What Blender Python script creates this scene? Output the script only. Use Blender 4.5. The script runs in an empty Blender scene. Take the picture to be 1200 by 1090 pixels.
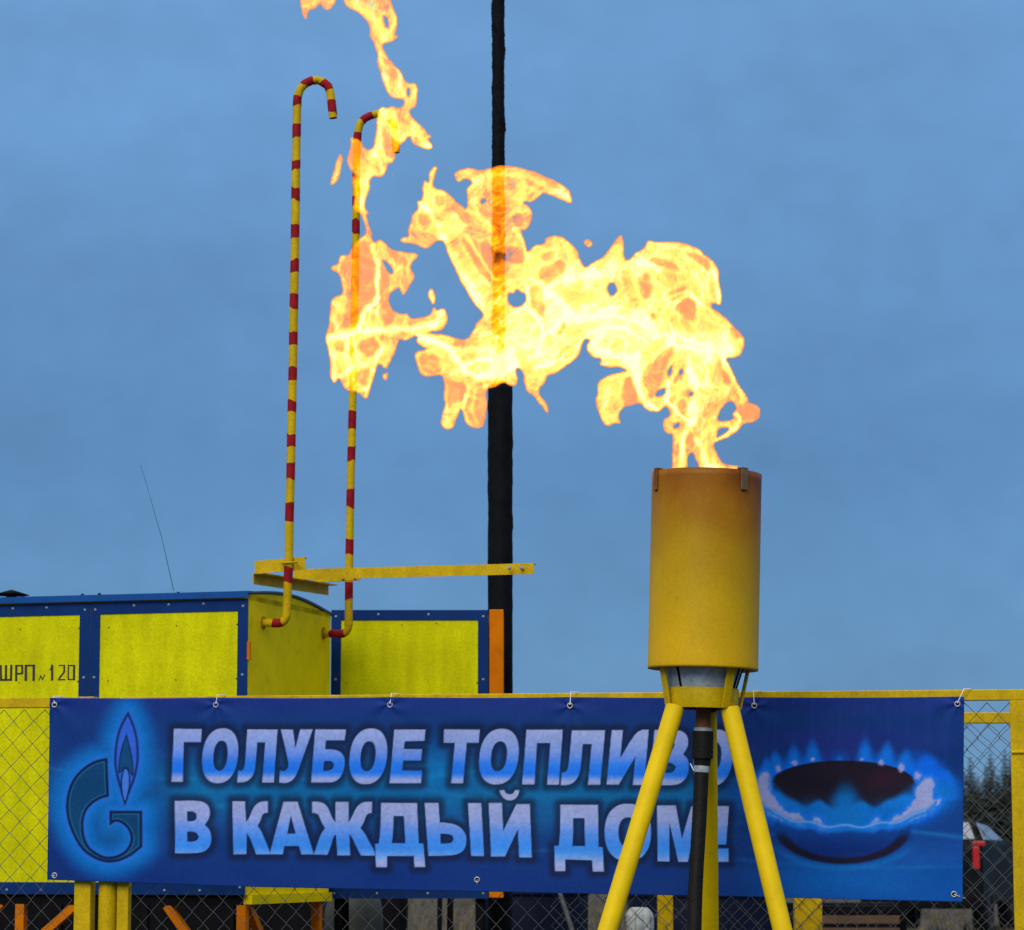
import bpy, math, random
import numpy as np
from mathutils import Vector, Matrix
random.seed(7)
scene = bpy.context.scene
col = scene.collection
R = math.radians

# ------------------------------------------------------------------ camera
F = 3500.0            # focal length in photo pixels (photo is 1200 x 1090)
CAMZ = 1.6
TH = math.atan(455.0 / F)
cam_d = bpy.data.cameras.new('camera')
cam = bpy.data.objects.new('camera', cam_d); col.objects.link(cam)
cam.location = (0, 0, CAMZ)
cam.rotation_euler = (math.pi / 2 + TH, 0, 0)
cam_d.sensor_width = 36.0
cam_d.lens = 36.0 * F / 1200.0
cam_d.clip_end = 5000
cam_d.dof.use_dof = True
cam_d.dof.focus_distance = 13.6
cam_d.dof.aperture_fstop = 6.3
scene.camera = cam

# ------------------------------------------------------------------ sky, sun, exposure
SUN_EL, SUN_AZ = R(36), R(200)      # azimuth measured clockwise from +Y: behind the camera, to the left
w = bpy.data.worlds.new('World'); scene.world = w; w.use_nodes = True
nt = w.node_tree; nt.nodes.clear()
out = nt.nodes.new('ShaderNodeOutputWorld')
sky = nt.nodes.new('ShaderNodeTexSky'); sky.sky_type = 'NISHITA'; sky.sun_disc = False
sky.sun_elevation = SUN_EL; sky.sun_rotation = SUN_AZ
bg1 = nt.nodes.new('ShaderNodeBackground'); bg1.inputs[1].default_value = 0.06
nt.links.new(sky.outputs[0], bg1.inputs[0])
tc = nt.nodes.new('ShaderNodeTexCoord')
sep = nt.nodes.new('ShaderNodeSeparateXYZ'); nt.links.new(tc.outputs['Generated'], sep.inputs[0])
ramp = nt.nodes.new('ShaderNodeValToRGB')
nt.links.new(sep.outputs['Z'], ramp.inputs[0])
e = ramp.color_ramp.elements
e[0].position = 0.0; e[0].color = (0.150, 0.325, 0.545, 1)
e[1].position = 0.75; e[1].color = (0.95, 0.95, 0.95, 1)
x = e.new(0.06); x.color = (0.118, 0.282, 0.522, 1)
x = e.new(0.13); x.color = (0.108, 0.268, 0.528, 1)
x = e.new(0.20); x.color = (0.130, 0.302, 0.580, 1)
x = e.new(0.30); x.color = (0.155, 0.340, 0.640, 1)
x = e.new(0.5); x.color = (0.62, 0.66, 0.74, 1)
mapn = nt.nodes.new('ShaderNodeMapping'); mapn.inputs['Scale'].default_value = (1.0, 1.0, 2.6)
nt.links.new(tc.outputs['Generated'], mapn.inputs[0])
cn = nt.nodes.new('ShaderNodeTexNoise'); cn.inputs['Scale'].default_value = 7.0; cn.inputs['Detail'].default_value = 5
cn.inputs['Roughness'].default_value = 0.5
nt.links.new(mapn.outputs[0], cn.inputs['Vector'])
cr = nt.nodes.new('ShaderNodeMapRange'); cr.inputs[1].default_value = 0.3; cr.inputs[2].default_value = 0.7
cr.inputs[3].default_value = 0.90; cr.inputs[4].default_value = 1.11
nt.links.new(cn.outputs[0], cr.inputs[0])
mul = nt.nodes.new('ShaderNodeVectorMath'); mul.operation = 'SCALE'
nt.links.new(ramp.outputs[0], mul.inputs[0]); nt.links.new(cr.outputs[0], mul.inputs['Scale'])
fn_ = nt.nodes.new('ShaderNodeTexNoise'); fn_.inputs['Scale'].default_value = 70; fn_.inputs['Detail'].default_value = 4
nt.links.new(tc.outputs['Generated'], fn_.inputs['Vector'])
fr_ = nt.nodes.new('ShaderNodeMapRange'); fr_.inputs[1].default_value = 0.3; fr_.inputs[2].default_value = 0.7; fr_.inputs[3].default_value = 0.965; fr_.inputs[4].default_value = 1.035
nt.links.new(fn_.outputs[0], fr_.inputs[0])
mul2 = nt.nodes.new('ShaderNodeVectorMath'); mul2.operation = 'SCALE'; nt.links.new(mul.outputs[0], mul2.inputs[0]); nt.links.new(fr_.outputs[0], mul2.inputs['Scale'])
bg2 = nt.nodes.new('ShaderNodeBackground'); bg2.inputs[1].default_value = 1.0
nt.links.new(mul2.outputs[0], bg2.inputs[0])
mx = nt.nodes.new('ShaderNodeMixShader'); mx.inputs[0].default_value = 0.93
nt.links.new(bg1.outputs[0], mx.inputs[1]); nt.links.new(bg2.outputs[0], mx.inputs[2])
nt.links.new(mx.outputs[0], out.inputs[0])

sun_d = bpy.data.lights.new('sun', 'SUN'); sun_d.energy = 2.0; sun_d.angle = R(35); sun_d.color = (1.0, 0.92, 0.80)
sun = bpy.data.objects.new('sun', sun_d); col.objects.link(sun)
sd = Vector((math.sin(SUN_AZ) * math.cos(SUN_EL), math.cos(SUN_AZ) * math.cos(SUN_EL), math.sin(SUN_EL)))
sun.rotation_euler = sd.to_track_quat('Z', 'Y').to_euler()
sun.location = (-5, -5, 12)

scene.view_settings.view_transform = 'Standard'
scene.view_settings.look = 'None'
scene.view_settings.exposure = 0.0
scene.view_settings.gamma = 1.0
scene.view_settings.use_curve_mapping = False
scene.cycles.transparent_max_bounces = 24
scene.cycles.max_bounces = 6

# ------------------------------------------------------------------ geometry helpers
FW = Vector((0, math.cos(TH), math.sin(TH))); UP = Vector((0, -math.sin(TH), math.cos(TH)))
def ray(px, py):
    return FW + Vector((1, 0, 0)) * ((px - 600.0) / F) + UP * ((545.0 - py) / F)
def P(px, py, Y):
    d = ray(px, py)
    return Vector((0, 0, CAMZ)) + d * (Y / d.y)
class Plane:
    """vertical plane through two points"""
    def __init__(s, a, b):
        s.a = Vector(a); s.dir = Vector((b[0] - a[0], b[1] - a[1], 0)).normalized()
        s.n = Vector((s.dir.y, -s.dir.x, 0))
        if s.n.y > 0: s.n = -s.n
    def at(s, px, py, off=0.0):
        d = ray(px, py); o = Vector((0, 0, CAMZ))
        t = (s.a + s.n * off - o).dot(s.n) / d.dot(s.n)
        return o + d * t
def lin(r, g, b):
    f = lambda c: (c / 255 / 12.92) if c / 255 <= 0.04045 else ((c / 255 + 0.055) / 1.055) ** 2.4
    return (f(r), f(g), f(b))

class MB:
    def __init__(s): s.v = []; s.f = []; s.smooth = []
    def add(s, vs, fs, smooth=False):
        o = len(s.v); s.v += [tuple(v) for v in vs]
        for q in fs: s.f.append(tuple(i + o for i in q)); s.smooth.append(smooth)
        return s
    def hexa(s, c):   # 8 corners: bottom 4 ccw, top 4 ccw
        return s.add(c, [(0, 3, 2, 1), (4, 5, 6, 7), (0, 1, 5, 4), (1, 2, 6, 5), (2, 3, 7, 6), (3, 0, 4, 7)])
    def box(s, c, ax, ay, az):     # centre and three half-axis vectors
        c = Vector(c); ax = Vector(ax); ay = Vector(ay); az = Vector(az)
        return s.hexa([c - ax - ay - az, c + ax - ay - az, c + ax + ay - az, c - ax + ay - az,
                       c - ax - ay + az, c + ax - ay + az, c + ax + ay + az, c - ax + ay + az])
    def bar(s, a, b, w, h, up=(0, 0, 1)):   # rectangular bar from a to b
        a = Vector(a); b = Vector(b); d = (b - a)
        L = d.length; d.normalize(); u = Vector(up); r = d.cross(u)
        if r.length < 1e-4: r = d.cross(Vector((0, 1, 0)))
        r.normalize(); u = r.cross(d).normalized()
        return s.box((a + b) / 2, d * L / 2, r * w / 2, u * h / 2)
    def angle(s, a, b, w, t, up=(0, 0, 1), side=1):  # L-profile: vertical web + horizontal flange
        a = Vector(a); b = Vector(b); d = (b - a); L = d.length; d.normalize(); u = Vector(up)
        r = d.cross(u).normalized() * side; u = r.cross(d).normalized() * side
        prof = [(0, 0), (w, 0), (w, t), (t, t), (t, w), (0, w)]
        n = len(prof)
        vs = [a + r * p - u * q for p, q in prof] + [b + r * p - u * q for p, q in prof]
        fs = [(i, (i + 1) % n, n + (i + 1) % n, n + i) for i in range(n)]
        fs += [tuple(range(n))[::-1], tuple(range(n, 2 * n))]
        return s.add(vs, fs)
    def tube(s, path, r, n=10, caps=True, smooth=True):
        path = [Vector(p) for p in path]; m = len(path)
        rs = r if isinstance(r, (list, tuple)) else [r] * m
        t = (path[1] - path[0]).normalized()
        nrm = t.orthogonal().normalized(); vs = []; fs = []
        for i in range(m):
            if i == 0: t2 = (path[1] - path[0])
            elif i == m - 1: t2 = (path[-1] - path[-2])
            else: t2 = (path[i + 1] - path[i]).normalized() + (path[i] - path[i - 1]).normalized()
            t2.normalize()
            nrm = (nrm - t2 * nrm.dot(t2)).normalized(); bn = t2.cross(nrm)
            for k in range(n):
                a = 2 * math.pi * k / n
                vs.append(path[i] + (nrm * math.cos(a) + bn * math.sin(a)) * rs[i])
        for i in range(m - 1):
            for k in range(n):
                k2 = (k + 1) % n
                fs.append((i * n + k, i * n + k2, (i + 1) * n + k2, (i + 1) * n + k))
        s.add(vs, fs, smooth)
        if caps:
            s.add(vs[:n], [tuple(range(n))[::-1]]); s.add(vs[-n:], [tuple(range(n))])
        return s
    def lathe(s, base, axis, prof, n=48, smooth=True, closed=False):
        base = Vector(base); ax = Vector(axis).normalized(); u = ax.orthogonal().normalized(); v = ax.cross(u)
        vs = []; fs = []; m = len(prof)
        for (r, z) in prof:
            for k in range(n):
                a = 2 * math.pi * k / n
                vs.append(base + ax * z + (u * math.cos(a) + v * math.sin(a)) * r)
        for i in range(m if closed else m - 1):
            j = (i + 1) % m
            for k in range(n):
                k2 = (k + 1) % n
                fs.append((i * n + k, i * n + k2, j * n + k2, j * n + k))
        return s.add(vs, fs, smooth)
    def pieces(s):
        """one MB per connected piece"""
        par = list(range(len(s.v)))
        def find(i):
            while par[i] != i: par[i] = par[par[i]]; i = par[i]
            return i
        for f in s.f:
            r0 = find(f[0])
            for i in f[1:]: par[find(i)] = r0
        groups = {}
        for f, sm in zip(s.f, s.smooth): groups.setdefault(find(f[0]), []).append((f, sm))
        res = []
        for g_ in groups.values():
            m = MB(); mp = {}
            for f, sm in g_:
                q = []
                for i in f:
                    if i not in mp: mp[i] = len(m.v); m.v.append(s.v[i])
                    q.append(mp[i])
                m.f.append(tuple(q)); m.smooth.append(sm)
            res.append(m)
        return res
    def build_each(s, name, mat, root=None, parent=None, bevel=0.0):
        return [m.build(name, mat, root, parent, bevel) for m in s.pieces()]
    def build(s, name, mat, root=None, parent=None, bevel=0.0, recalc=True):
        off = Vector(root.location) if root is not None else Vector((0, 0, 0))
        me = bpy.data.meshes.new(name)
        me.from_pydata([tuple(Vector(v) - off) for v in s.v], [], s.f)
        me.polygons.foreach_set('use_smooth', s.smooth)
        if recalc:
            import bmesh
            bm = bmesh.new(); bm.from_mesh(me); bmesh.ops.recalc_face_normals(bm, faces=bm.faces); bm.to_mesh(me); bm.free()
        me.update()
        if mat: me.materials.append(mat)
        o = bpy.data.objects.new(name, me); col.objects.link(o)
        if parent is not None: o.parent = parent
        elif root is not None: o.parent = root
        if bevel:
            b = o.modifiers.new('bevel', 'BEVEL'); b.width = bevel; b.segments = 2; b.limit_method = 'ANGLE'
        return o
def tag(o, label=None, cat=None, group=None, kind=None):
    if label: o['label'] = label
    if cat: o['category'] = cat
    if group: o['group'] = group
    if kind: o['kind'] = kind
    return o
def thing(name, label, cat, loc, group=None):
    o = bpy.data.objects.new(name, None); col.objects.link(o); o.location = loc; o.empty_display_size = 0.1
    return tag(o, label, cat, group)

# ------------------------------------------------------------------ materials
def mat(name, base, rough=0.5, metal=0.0, var=0.12, nscale=8.0, bump=0.0, bscale=40.0, dirt=None, dirt_amt=0.0, spec=0.5, coords='Object'):
    m = bpy.data.materials.new(name); m.use_nodes = True
    n = m.node_tree; b = n.nodes['Principled BSDF']
    b.inputs['Roughness'].default_value = rough; b.inputs['Metallic'].default_value = metal
    b.inputs['Specular IOR Level'].default_value = spec
    t = n.nodes.new('ShaderNodeTexCoord')
    no = n.nodes.new('ShaderNodeTexNoise'); no.inputs['Scale'].default_value = nscale; no.inputs['Detail'].default_value = 6
    n.links.new(t.outputs[coords], no.inputs['Vector'])
    mr = n.nodes.new('ShaderNodeMapRange'); mr.inputs[1].default_value = 0.25; mr.inputs[2].default_value = 0.75
    mr.inputs[3].default_value = 1 - var; mr.inputs[4].default_value = 1 + var
    n.links.new(no.outputs[0], mr.inputs[0])
    sc = n.nodes.new('ShaderNodeVectorMath'); sc.operation = 'SCALE'; sc.inputs[0].default_value = base
    n.links.new(mr.outputs[0], sc.inputs['Scale'])
    last = sc.outputs[0]
    if dirt:
        n2 = n.nodes.new('ShaderNodeTexNoise'); n2.inputs['Scale'].default_value = nscale * 2.7; n2.inputs['Detail'].default_value = 8
        n2.inputs['Roughness'].default_value = 0.7
        n.links.new(t.outputs[coords], n2.inputs['Vector'])
        r2 = n.nodes.new('ShaderNodeMapRange'); r2.inputs[1].default_value = 0.52; r2.inputs[2].default_value = 0.75
        r2.inputs[4].default_value = dirt_amt
        n.links.new(n2.outputs[0], r2.inputs[0])
        mxx = n.nodes.new('ShaderNodeMix'); mxx.data_type = 'RGBA'
        n.links.new(r2.outputs[0], mxx.inputs[0]); n.links.new(last, mxx.inputs[6]); mxx.inputs[7].default_value = (*dirt, 1)
        last = mxx.outputs[2]
    n.links.new(last, b.inputs['Base Color'])
    if bump:
        n3 = n.nodes.new('ShaderNodeTexNoise'); n3.inputs['Scale'].default_value = bscale; n3.inputs['Detail'].default_value = 5
        n.links.new(t.outputs[coords], n3.inputs['Vector'])
        bp = n.nodes.new('ShaderNodeBump'); bp.inputs['Strength'].default_value = bump; bp.inputs['Distance'].default_value = 0.02
        n.links.new(n3.outputs[0], bp.inputs['Height']); n.links.new(bp.outputs[0], b.inputs['Normal'])
    return m
M = {}
M['yellow'] = mat('yellow_paint', (0.55, 0.38, 0.001), 0.5, var=0.12, nscale=9, bump=0.06, bscale=60, dirt=(0.22, 0.13, 0.01), dirt_amt=0.35, spec=0.14)
M['yellow_leg'] = mat('yellow_leg_paint', (0.76, 0.53, 0.001), 0.5, var=0.10, nscale=7, bump=0.06, bscale=70, dirt=(0.3, 0.18, 0.01), dirt_amt=0.25, spec=0.14)
M['panel'] = mat('lime_yellow_panel', (0.60, 0.60, 0.001), 0.6, var=0.10, nscale=6, bump=0.25, bscale=5, dirt=(0.42, 0.42, 0.002), dirt_amt=0.4, spec=0.06)
def weathered(m, amt=0.10):
    """fine grain and long diagonal scuffs on painted sheet metal"""
    n = m.node_tree; b = n.nodes['Principled BSDF']; src = b.inputs['Base Color'].links[0].from_socket
    t = n.nodes.new('ShaderNodeTexCoord'); mp = n.nodes.new('ShaderNodeMapping'); mp.inputs['Rotation'].default_value = (0, R(38), 0); mp.inputs['Scale'].default_value = (9, 4, 1.1)
    n.links.new(t.outputs['Object'], mp.inputs[0])
    a = n.nodes.new('ShaderNodeTexNoise'); a.inputs['Scale'].default_value = 1.6; a.inputs['Detail'].default_value = 7; n.links.new(mp.outputs[0], a.inputs['Vector'])
    g = n.nodes.new('ShaderNodeTexNoise'); g.inputs['Scale'].default_value = 75; g.inputs['Detail'].default_value = 4; n.links.new(t.outputs['Object'], g.inputs['Vector'])
    r1 = n.nodes.new('ShaderNodeMapRange'); r1.inputs[1].default_value = 0.35; r1.inputs[2].default_value = 0.7; r1.inputs[3].default_value = 1 - amt; r1.inputs[4].default_value = 1 + amt * 1.6; n.links.new(a.outputs[0], r1.inputs[0])
    r2 = n.nodes.new('ShaderNodeMapRange'); r2.inputs[1].default_value = 0.3; r2.inputs[2].default_value = 0.7; r2.inputs[3].default_value = 0.86; r2.inputs[4].default_value = 1.12; n.links.new(g.outputs[0], r2.inputs[0])
    mu = n.nodes.new('ShaderNodeMath'); mu.operation = 'MULTIPLY'; n.links.new(r1.outputs[0], mu.inputs[0]); n.links.new(r2.outputs[0], mu.inputs[1])
    sc = n.nodes.new('ShaderNodeVectorMath'); sc.operation = 'SCALE'; n.links.new(src, sc.inputs[0]); n.links.new(mu.outputs[0], sc.inputs['Scale']); n.links.new(sc.outputs[0], b.inputs['Base Color'])
    return m
weathered(M['panel'], 0.09); weathered(M['yellow'], 0.08)
M['panel_side'] = mat('yellow_side_panel', (0.84, 0.68, 0.001), 0.6, var=0.10, nscale=5, bump=0.2, bscale=4, dirt=(0.40, 0.28, 0.003), dirt_amt=0.4, spec=0.06)
M['blue'] = mat('blue_trim_paint', (0.002, 0.030, 0.155), 0.55, var=0.15, nscale=6, bump=0.06, spec=0.1)
M['orange'] = mat('orange_paint', (0.60, 0.165, 0.001), 0.6, var=0.15, nscale=7, bump=0.06, dirt=(0.16, 0.06, 0.005), dirt_amt=0.4, spec=0.06)
M['red'] = mat('red_band_paint', (0.26, 0.008, 0.014), 0.6, var=0.3, nscale=18, dirt=(0.05, 0.01, 0.01), dirt_amt=0.5, spec=0.1)
M['black'] = mat('black_wrap', (0.004, 0.005, 0.008), 0.7, var=0.3, nscale=10, bump=0.15, bscale=8, spec=0.08)
M['rubber'] = mat('black_rubber', (0.008, 0.008, 0.007), 0.6, var=0.3, nscale=20, bump=0.2, bscale=80, spec=0.16)
M['stain'] = mat('rust_stained_yellow', (0.38, 0.20, 0.002), 0.7, var=0.4, nscale=20, spec=0.05)
M['steel'] = mat('galvanized_steel', (0.36, 0.43, 0.48), 0.5, metal=0.1, var=0.3, nscale=14, bump=0.2, dirt=(0.05, 0.04, 0.03), dirt_amt=0.6)
M['rivet'] = mat('rivet_zinc', (0.24, 0.29, 0.38), 0.5, metal=0.2)
M['grommet'] = mat('grommet_brass', (0.40, 0.43, 0.47), 0.4, metal=0.4)
M['wire'] = mat('fence_wire', (0.11, 0.115, 0.12), 0.55, metal=0.4, var=0.3, nscale=30)
M['tie'] = mat('white_tie', (0.75, 0.76, 0.76), 0.5)
M['rust'] = mat('rusty_steel', (0.16, 0.055, 0.012), 0.75, var=0.3, nscale=12, bump=0.4)
M['lug'] = mat('heat_dulled_steel', (0.17, 0.10, 0.05), 0.6, metal=0.3, var=0.3, nscale=20)
M['ink'] = mat('black_ink', (0.02, 0.016, 0.01), 0.6)
M['navy'] = mat('navy_paint', (0.003, 0.006, 0.022), 0.6, var=0.3, nscale=5, spec=0.12)
M['dark'] = mat('dark_steel', (0.0035, 0.0035, 0.005), 0.7, var=0.4, nscale=6, spec=0.08)
M['tarp'] = mat('grey_green_tarp', (0.022, 0.028, 0.024), 0.7, var=0.3, nscale=5, bump=0.8, bscale=6)
M['plank'] = mat('weathered_plank', (0.09, 0.045, 0.02), 0.8, var=0.35, nscale=7, bump=0.4)
M['cloth'] = mat('white_cloth', (0.36, 0.41, 0.43), 0.8, var=0.2, nscale=14, bump=0.7, bscale=20)
M['bark'] = mat('bark', (0.06, 0.045, 0.035), 0.9, var=0.3, nscale=3)
M['needle'] = mat('spruce_needles', (0.013, 0.020, 0.016), 0.8, var=0.5, nscale=0.6)
M['car'] = mat('dark_green_car_paint', (0.005, 0.007, 0.007), 0.5, var=0.1, spec=0.06)
M['glass'] = mat('car_window_glass', (0.30, 0.34, 0.39), 0.25, metal=0.3, var=0.05)
M['lamp_red'] = mat('red_lens', (0.42, 0.006, 0.008), 0.3)
M['tyre'] = mat('tyre_rubber', (0.012, 0.012, 0.012), 0.8)
M['weed'] = mat('dry_grass', (0.12, 0.095, 0.045), 0.9, var=0.4, nscale=6)
M['roofgrey'] = mat('dull_roof_sheet', (0.02, 0.05, 0.20), 0.4, var=0.2)

# striped pipe: red bands live in the pipe meshes as a second material
# barrel paint: scorch towards the top, plus left-lit to right-shaded tone in the colour
def barrel_mat():
    m = bpy.data.materials.new('scorched_sidelit_yellow_barrel'); m.use_nodes = True
    n = m.node_tree; b = n.nodes['Principled BSDF']; b.inputs['Roughness'].default_value = 0.5; b.inputs['Specular IOR Level'].default_value = 0.22
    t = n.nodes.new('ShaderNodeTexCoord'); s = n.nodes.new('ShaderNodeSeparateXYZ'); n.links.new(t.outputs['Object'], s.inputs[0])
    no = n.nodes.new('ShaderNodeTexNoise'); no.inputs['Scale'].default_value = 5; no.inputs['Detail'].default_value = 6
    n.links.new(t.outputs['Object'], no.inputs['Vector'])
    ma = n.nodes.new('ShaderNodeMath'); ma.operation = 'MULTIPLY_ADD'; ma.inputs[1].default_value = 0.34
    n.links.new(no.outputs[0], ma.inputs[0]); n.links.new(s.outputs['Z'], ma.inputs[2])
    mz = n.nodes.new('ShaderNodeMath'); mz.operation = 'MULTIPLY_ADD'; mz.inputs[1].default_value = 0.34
    n.links.new(s.outputs['X'], mz.inputs[0]); n.links.new(ma.outputs[0], mz.inputs[2])  # side light painted in: brighter orange on the lit left, browner to the right
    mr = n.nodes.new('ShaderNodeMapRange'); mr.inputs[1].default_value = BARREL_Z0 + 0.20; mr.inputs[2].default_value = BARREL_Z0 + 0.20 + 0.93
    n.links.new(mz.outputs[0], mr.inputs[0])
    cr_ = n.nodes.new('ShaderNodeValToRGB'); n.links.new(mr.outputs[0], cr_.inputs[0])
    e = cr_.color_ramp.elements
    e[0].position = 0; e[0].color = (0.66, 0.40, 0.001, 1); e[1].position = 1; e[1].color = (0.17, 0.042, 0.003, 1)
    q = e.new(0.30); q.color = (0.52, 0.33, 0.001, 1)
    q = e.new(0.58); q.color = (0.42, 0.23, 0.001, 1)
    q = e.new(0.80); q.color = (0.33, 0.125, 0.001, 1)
    n2 = n.nodes.new('ShaderNodeTexNoise'); n2.inputs['Scale'].default_value = 120; n2.inputs['Detail'].default_value = 6
    n.links.new(t.outputs['Object'], n2.inputs['Vector'])
    m2 = n.nodes.new('ShaderNodeMapRange'); m2.inputs[1].default_value = 0.3; m2.inputs[2].default_value = 0.7; m2.inputs[3].default_value = 0.90; m2.inputs[4].default_value = 1.09
    n.links.new(n2.outputs[0], m2.inputs[0])
    sc = n.nodes.new('ShaderNodeVectorMath'); sc.operation = 'SCALE'
    n.links.new(cr_.outputs[0], sc.inputs[0]); n.links.new(m2.outputs[0], sc.inputs['Scale'])
    n3 = n.nodes.new('ShaderNodeTexNoise'); n3.inputs['Scale'].default_value = 9; n3.inputs['Detail'].default_value = 9; n3.inputs['Roughness'].default_value = 0.75
    n.links.new(t.outputs['Object'], n3.inputs['Vector'])
    r3 = n.nodes.new('ShaderNodeMapRange'); r3.inputs[1].default_value = 0.60; r3.inputs[2].default_value = 0.72; r3.inputs[4].default_value = 0.45; n.links.new(n3.outputs[0], r3.inputs[0])
    mg = n.nodes.new('ShaderNodeMix'); mg.data_type = 'RGBA'; n.links.new(r3.outputs[0], mg.inputs[0]); n.links.new(sc.outputs[0], mg.inputs[6]); mg.inputs[7].default_value = (0.20, 0.105, 0.004, 1)
    n.links.new(mg.outputs[2], b.inputs['Base Color'])
    bp = n.nodes.new('ShaderNodeBump'); bp.inputs['Strength'].default_value = 0.03; bp.inputs['Distance'].default_value = 0.02
    n.links.new(n2.outputs[0], bp.inputs['Height']); n.links.new(bp.outputs[0], b.inputs['Normal'])
    return m

# ------------------------------------------------------------------ ground
def ground_mat():
    m = bpy.data.materials.new('dry_earth_and_grass'); m.use_nodes = True
    n = m.node_tree; b = n.nodes['Principled BSDF']; b.inputs['Roughness'].default_value = 0.95
    t = n.nodes.new('ShaderNodeTexCoord')
    a = n.nodes.new('ShaderNodeTexNoise'); a.inputs['Scale'].default_value = 0.35; a.inputs['Detail'].default_value = 9; a.inputs['Roughness'].default_value = 0.65
    n.links.new(t.outputs['Object'], a.inputs['Vector'])
    c = n.nodes.new('ShaderNodeValToRGB'); n.links.new(a.outputs[0], c.inputs[0])
    e = c.color_ramp.elements
    e[0].position = 0.33; e[0].color = (0.022, 0.017, 0.011, 1); e[1].position = 0.68; e[1].color = (0.060, 0.049, 0.030, 1)
    q = e.new(0.5); q.color = (0.042, 0.034, 0.021, 1)
    n.links.new(c.outputs[0], b.inputs['Base Color'])
    d = n.nodes.new('ShaderNodeTexNoise'); d.inputs['Scale'].default_value = 6; d.inputs['Detail'].default_value = 8
    n.links.new(t.outputs['Object'], d.inputs['Vector'])
    bp = n.nodes.new('ShaderNodeBump'); bp.inputs['Distance'].default_value = 0.15
    n.links.new(d.outputs[0], bp.inputs['Height']); n.links.new(bp.outputs[0], b.inputs['Normal'])
    return m
def gh(x, y):
    if y < 25: return 0.0
    k = min(1, (y - 25) / 30)
    return 0.36 * math.exp(-((x - 8.2) / 5.0) ** 4 - ((y - 48) / 6.0) ** 4) + k * 0.4 * (0.10 * math.sin(x * 0.31 + y * 0.17) + 0.07 * math.sin(x * 0.83 - y * 0.4))
g = MB(); xs = [-3000, -400, -100, -50] + [i * 1.0 for i in range(-30, 31)] + [50, 100, 400, 3000]
ys = [-200, -30, 0, 10, 20, 25] + [25 + 1.5 * i for i in range(1, 60)] + [130, 160, 220, 400, 900, 3500]
vs = [(x_, y_, gh(x_, y_) if abs(x_) < 60 and y_ < 125 else 0) for y_ in ys for x_ in xs]; nx = len(xs)
g.add(vs, [(j * nx + i, j * nx + i + 1, (j + 1) * nx + i + 1, (j + 1) * nx + i) for j in range(len(ys) - 1) for i in range(nx - 1)], True)
tag(g.build('ground', ground_mat()), kind='structure')

# ------------------------------------------------------------------ fence line
zr = P(600, 813, 14.7).z
def solveY(px, py, z):
    d = ray(px, py); return (z - CAMZ) / d.z * d.y
FA = P(0, 818, solveY(0, 818, zr)); FB = P(1200, 808, solveY(1200, 808, zr))
FP = Plane(FA, FB); fd = FP.dir; fn = FP.n          # fn points to the camera
def fpos(px, z, off=0.0):           # point of the fence plane at column px (taken at y = 900) and height z
    p = FP.at(px, 900, off); return Vector((p.x, p.y, z))

def chain_link(mb, a, b, z0, z1, cell, r, amp=0.004, seed=1):
    rnd = random.Random(seed)
    a = Vector(a); b = Vector(b); d = (b - a); L = d.length; d.normalize(); nr = Vector((d.y, -d.x, 0))
    n = int(L / cell); dz = cell * 1.05; rows = int((z1 - z0) / dz)
    for i in range(n):
        pts = []
        for j in range(rows + 1):
            st = (j + i) % 2
            s = (i + (-0.03 if st == 0 else 1.03)) * cell
            jx = rnd.uniform(-1, 1) * cell * 0.05; jz = rnd.uniform(-1, 1) * cell * 0.05
            sx_ = 0.25 * cell * math.sin(j * 0.23 + i * 0.05 + seed); sag = 0.006 * math.sin(i * 0.35 + j * 0.31)
            p = a + d * (s + jx + sx_) + Vector((0, 0, z0 + j * dz + jz - a.z)) + nr * (amp * (1 if st else -1) + sag)
            pts.append(p)
        mb.tube(pts, r, n=5, caps=False)
    return mb

RT = 0.052   # rail size
# panel left of the round post
root = thing('chain_link_fence', 'yellow framed chain-link fence panel at far left, in front of the black-lettered cabinet door', 'fence', fpos(-120, 0))
m_ = MB(); m_.bar(fpos(-260, zr - RT / 2), fpos(93, zr - RT / 2), 0.05, RT); m_.build('top_rail', M['yellow'], root, bevel=0.004)
m_ = MB(); m_.bar(fpos(102, 0.05), fpos(102, zr + 0.001), 0.085, 0.085, up=fd); m_.build('frame_post', M['yellow'], root, bevel=0.005)
m_ = MB(); m_.bar(fpos(-260, 0.05), fpos(-260, zr + 0.001), 0.085, 0.085, up=fd); m_.build('frame_post', M['yellow'], root, bevel=0.005)
m_ = MB(); m_.bar(fpos(-255, 0.16), fpos(97, 0.16), 0.05, RT); m_.build('bottom_rail', M['yellow'], root, bevel=0.004)
m_ = MB(); chain_link(m_, fpos(-255, 0, 0.0), fpos(97, 0, 0.0), 0.2, zr - 0.055, 0.053, 0.0021, seed=3); m_.build('wire_mesh', M['wire'], root, recalc=False)
# round post
m_ = MB(); m_.tube([fpos(129, 0), fpos(129, zr - 0.005)], 0.046, n=20); o = m_.build('fence_post', M['yellow'])
tag(o, 'round yellow steel post between the two square frame posts below the banner emblem', 'post')
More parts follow.
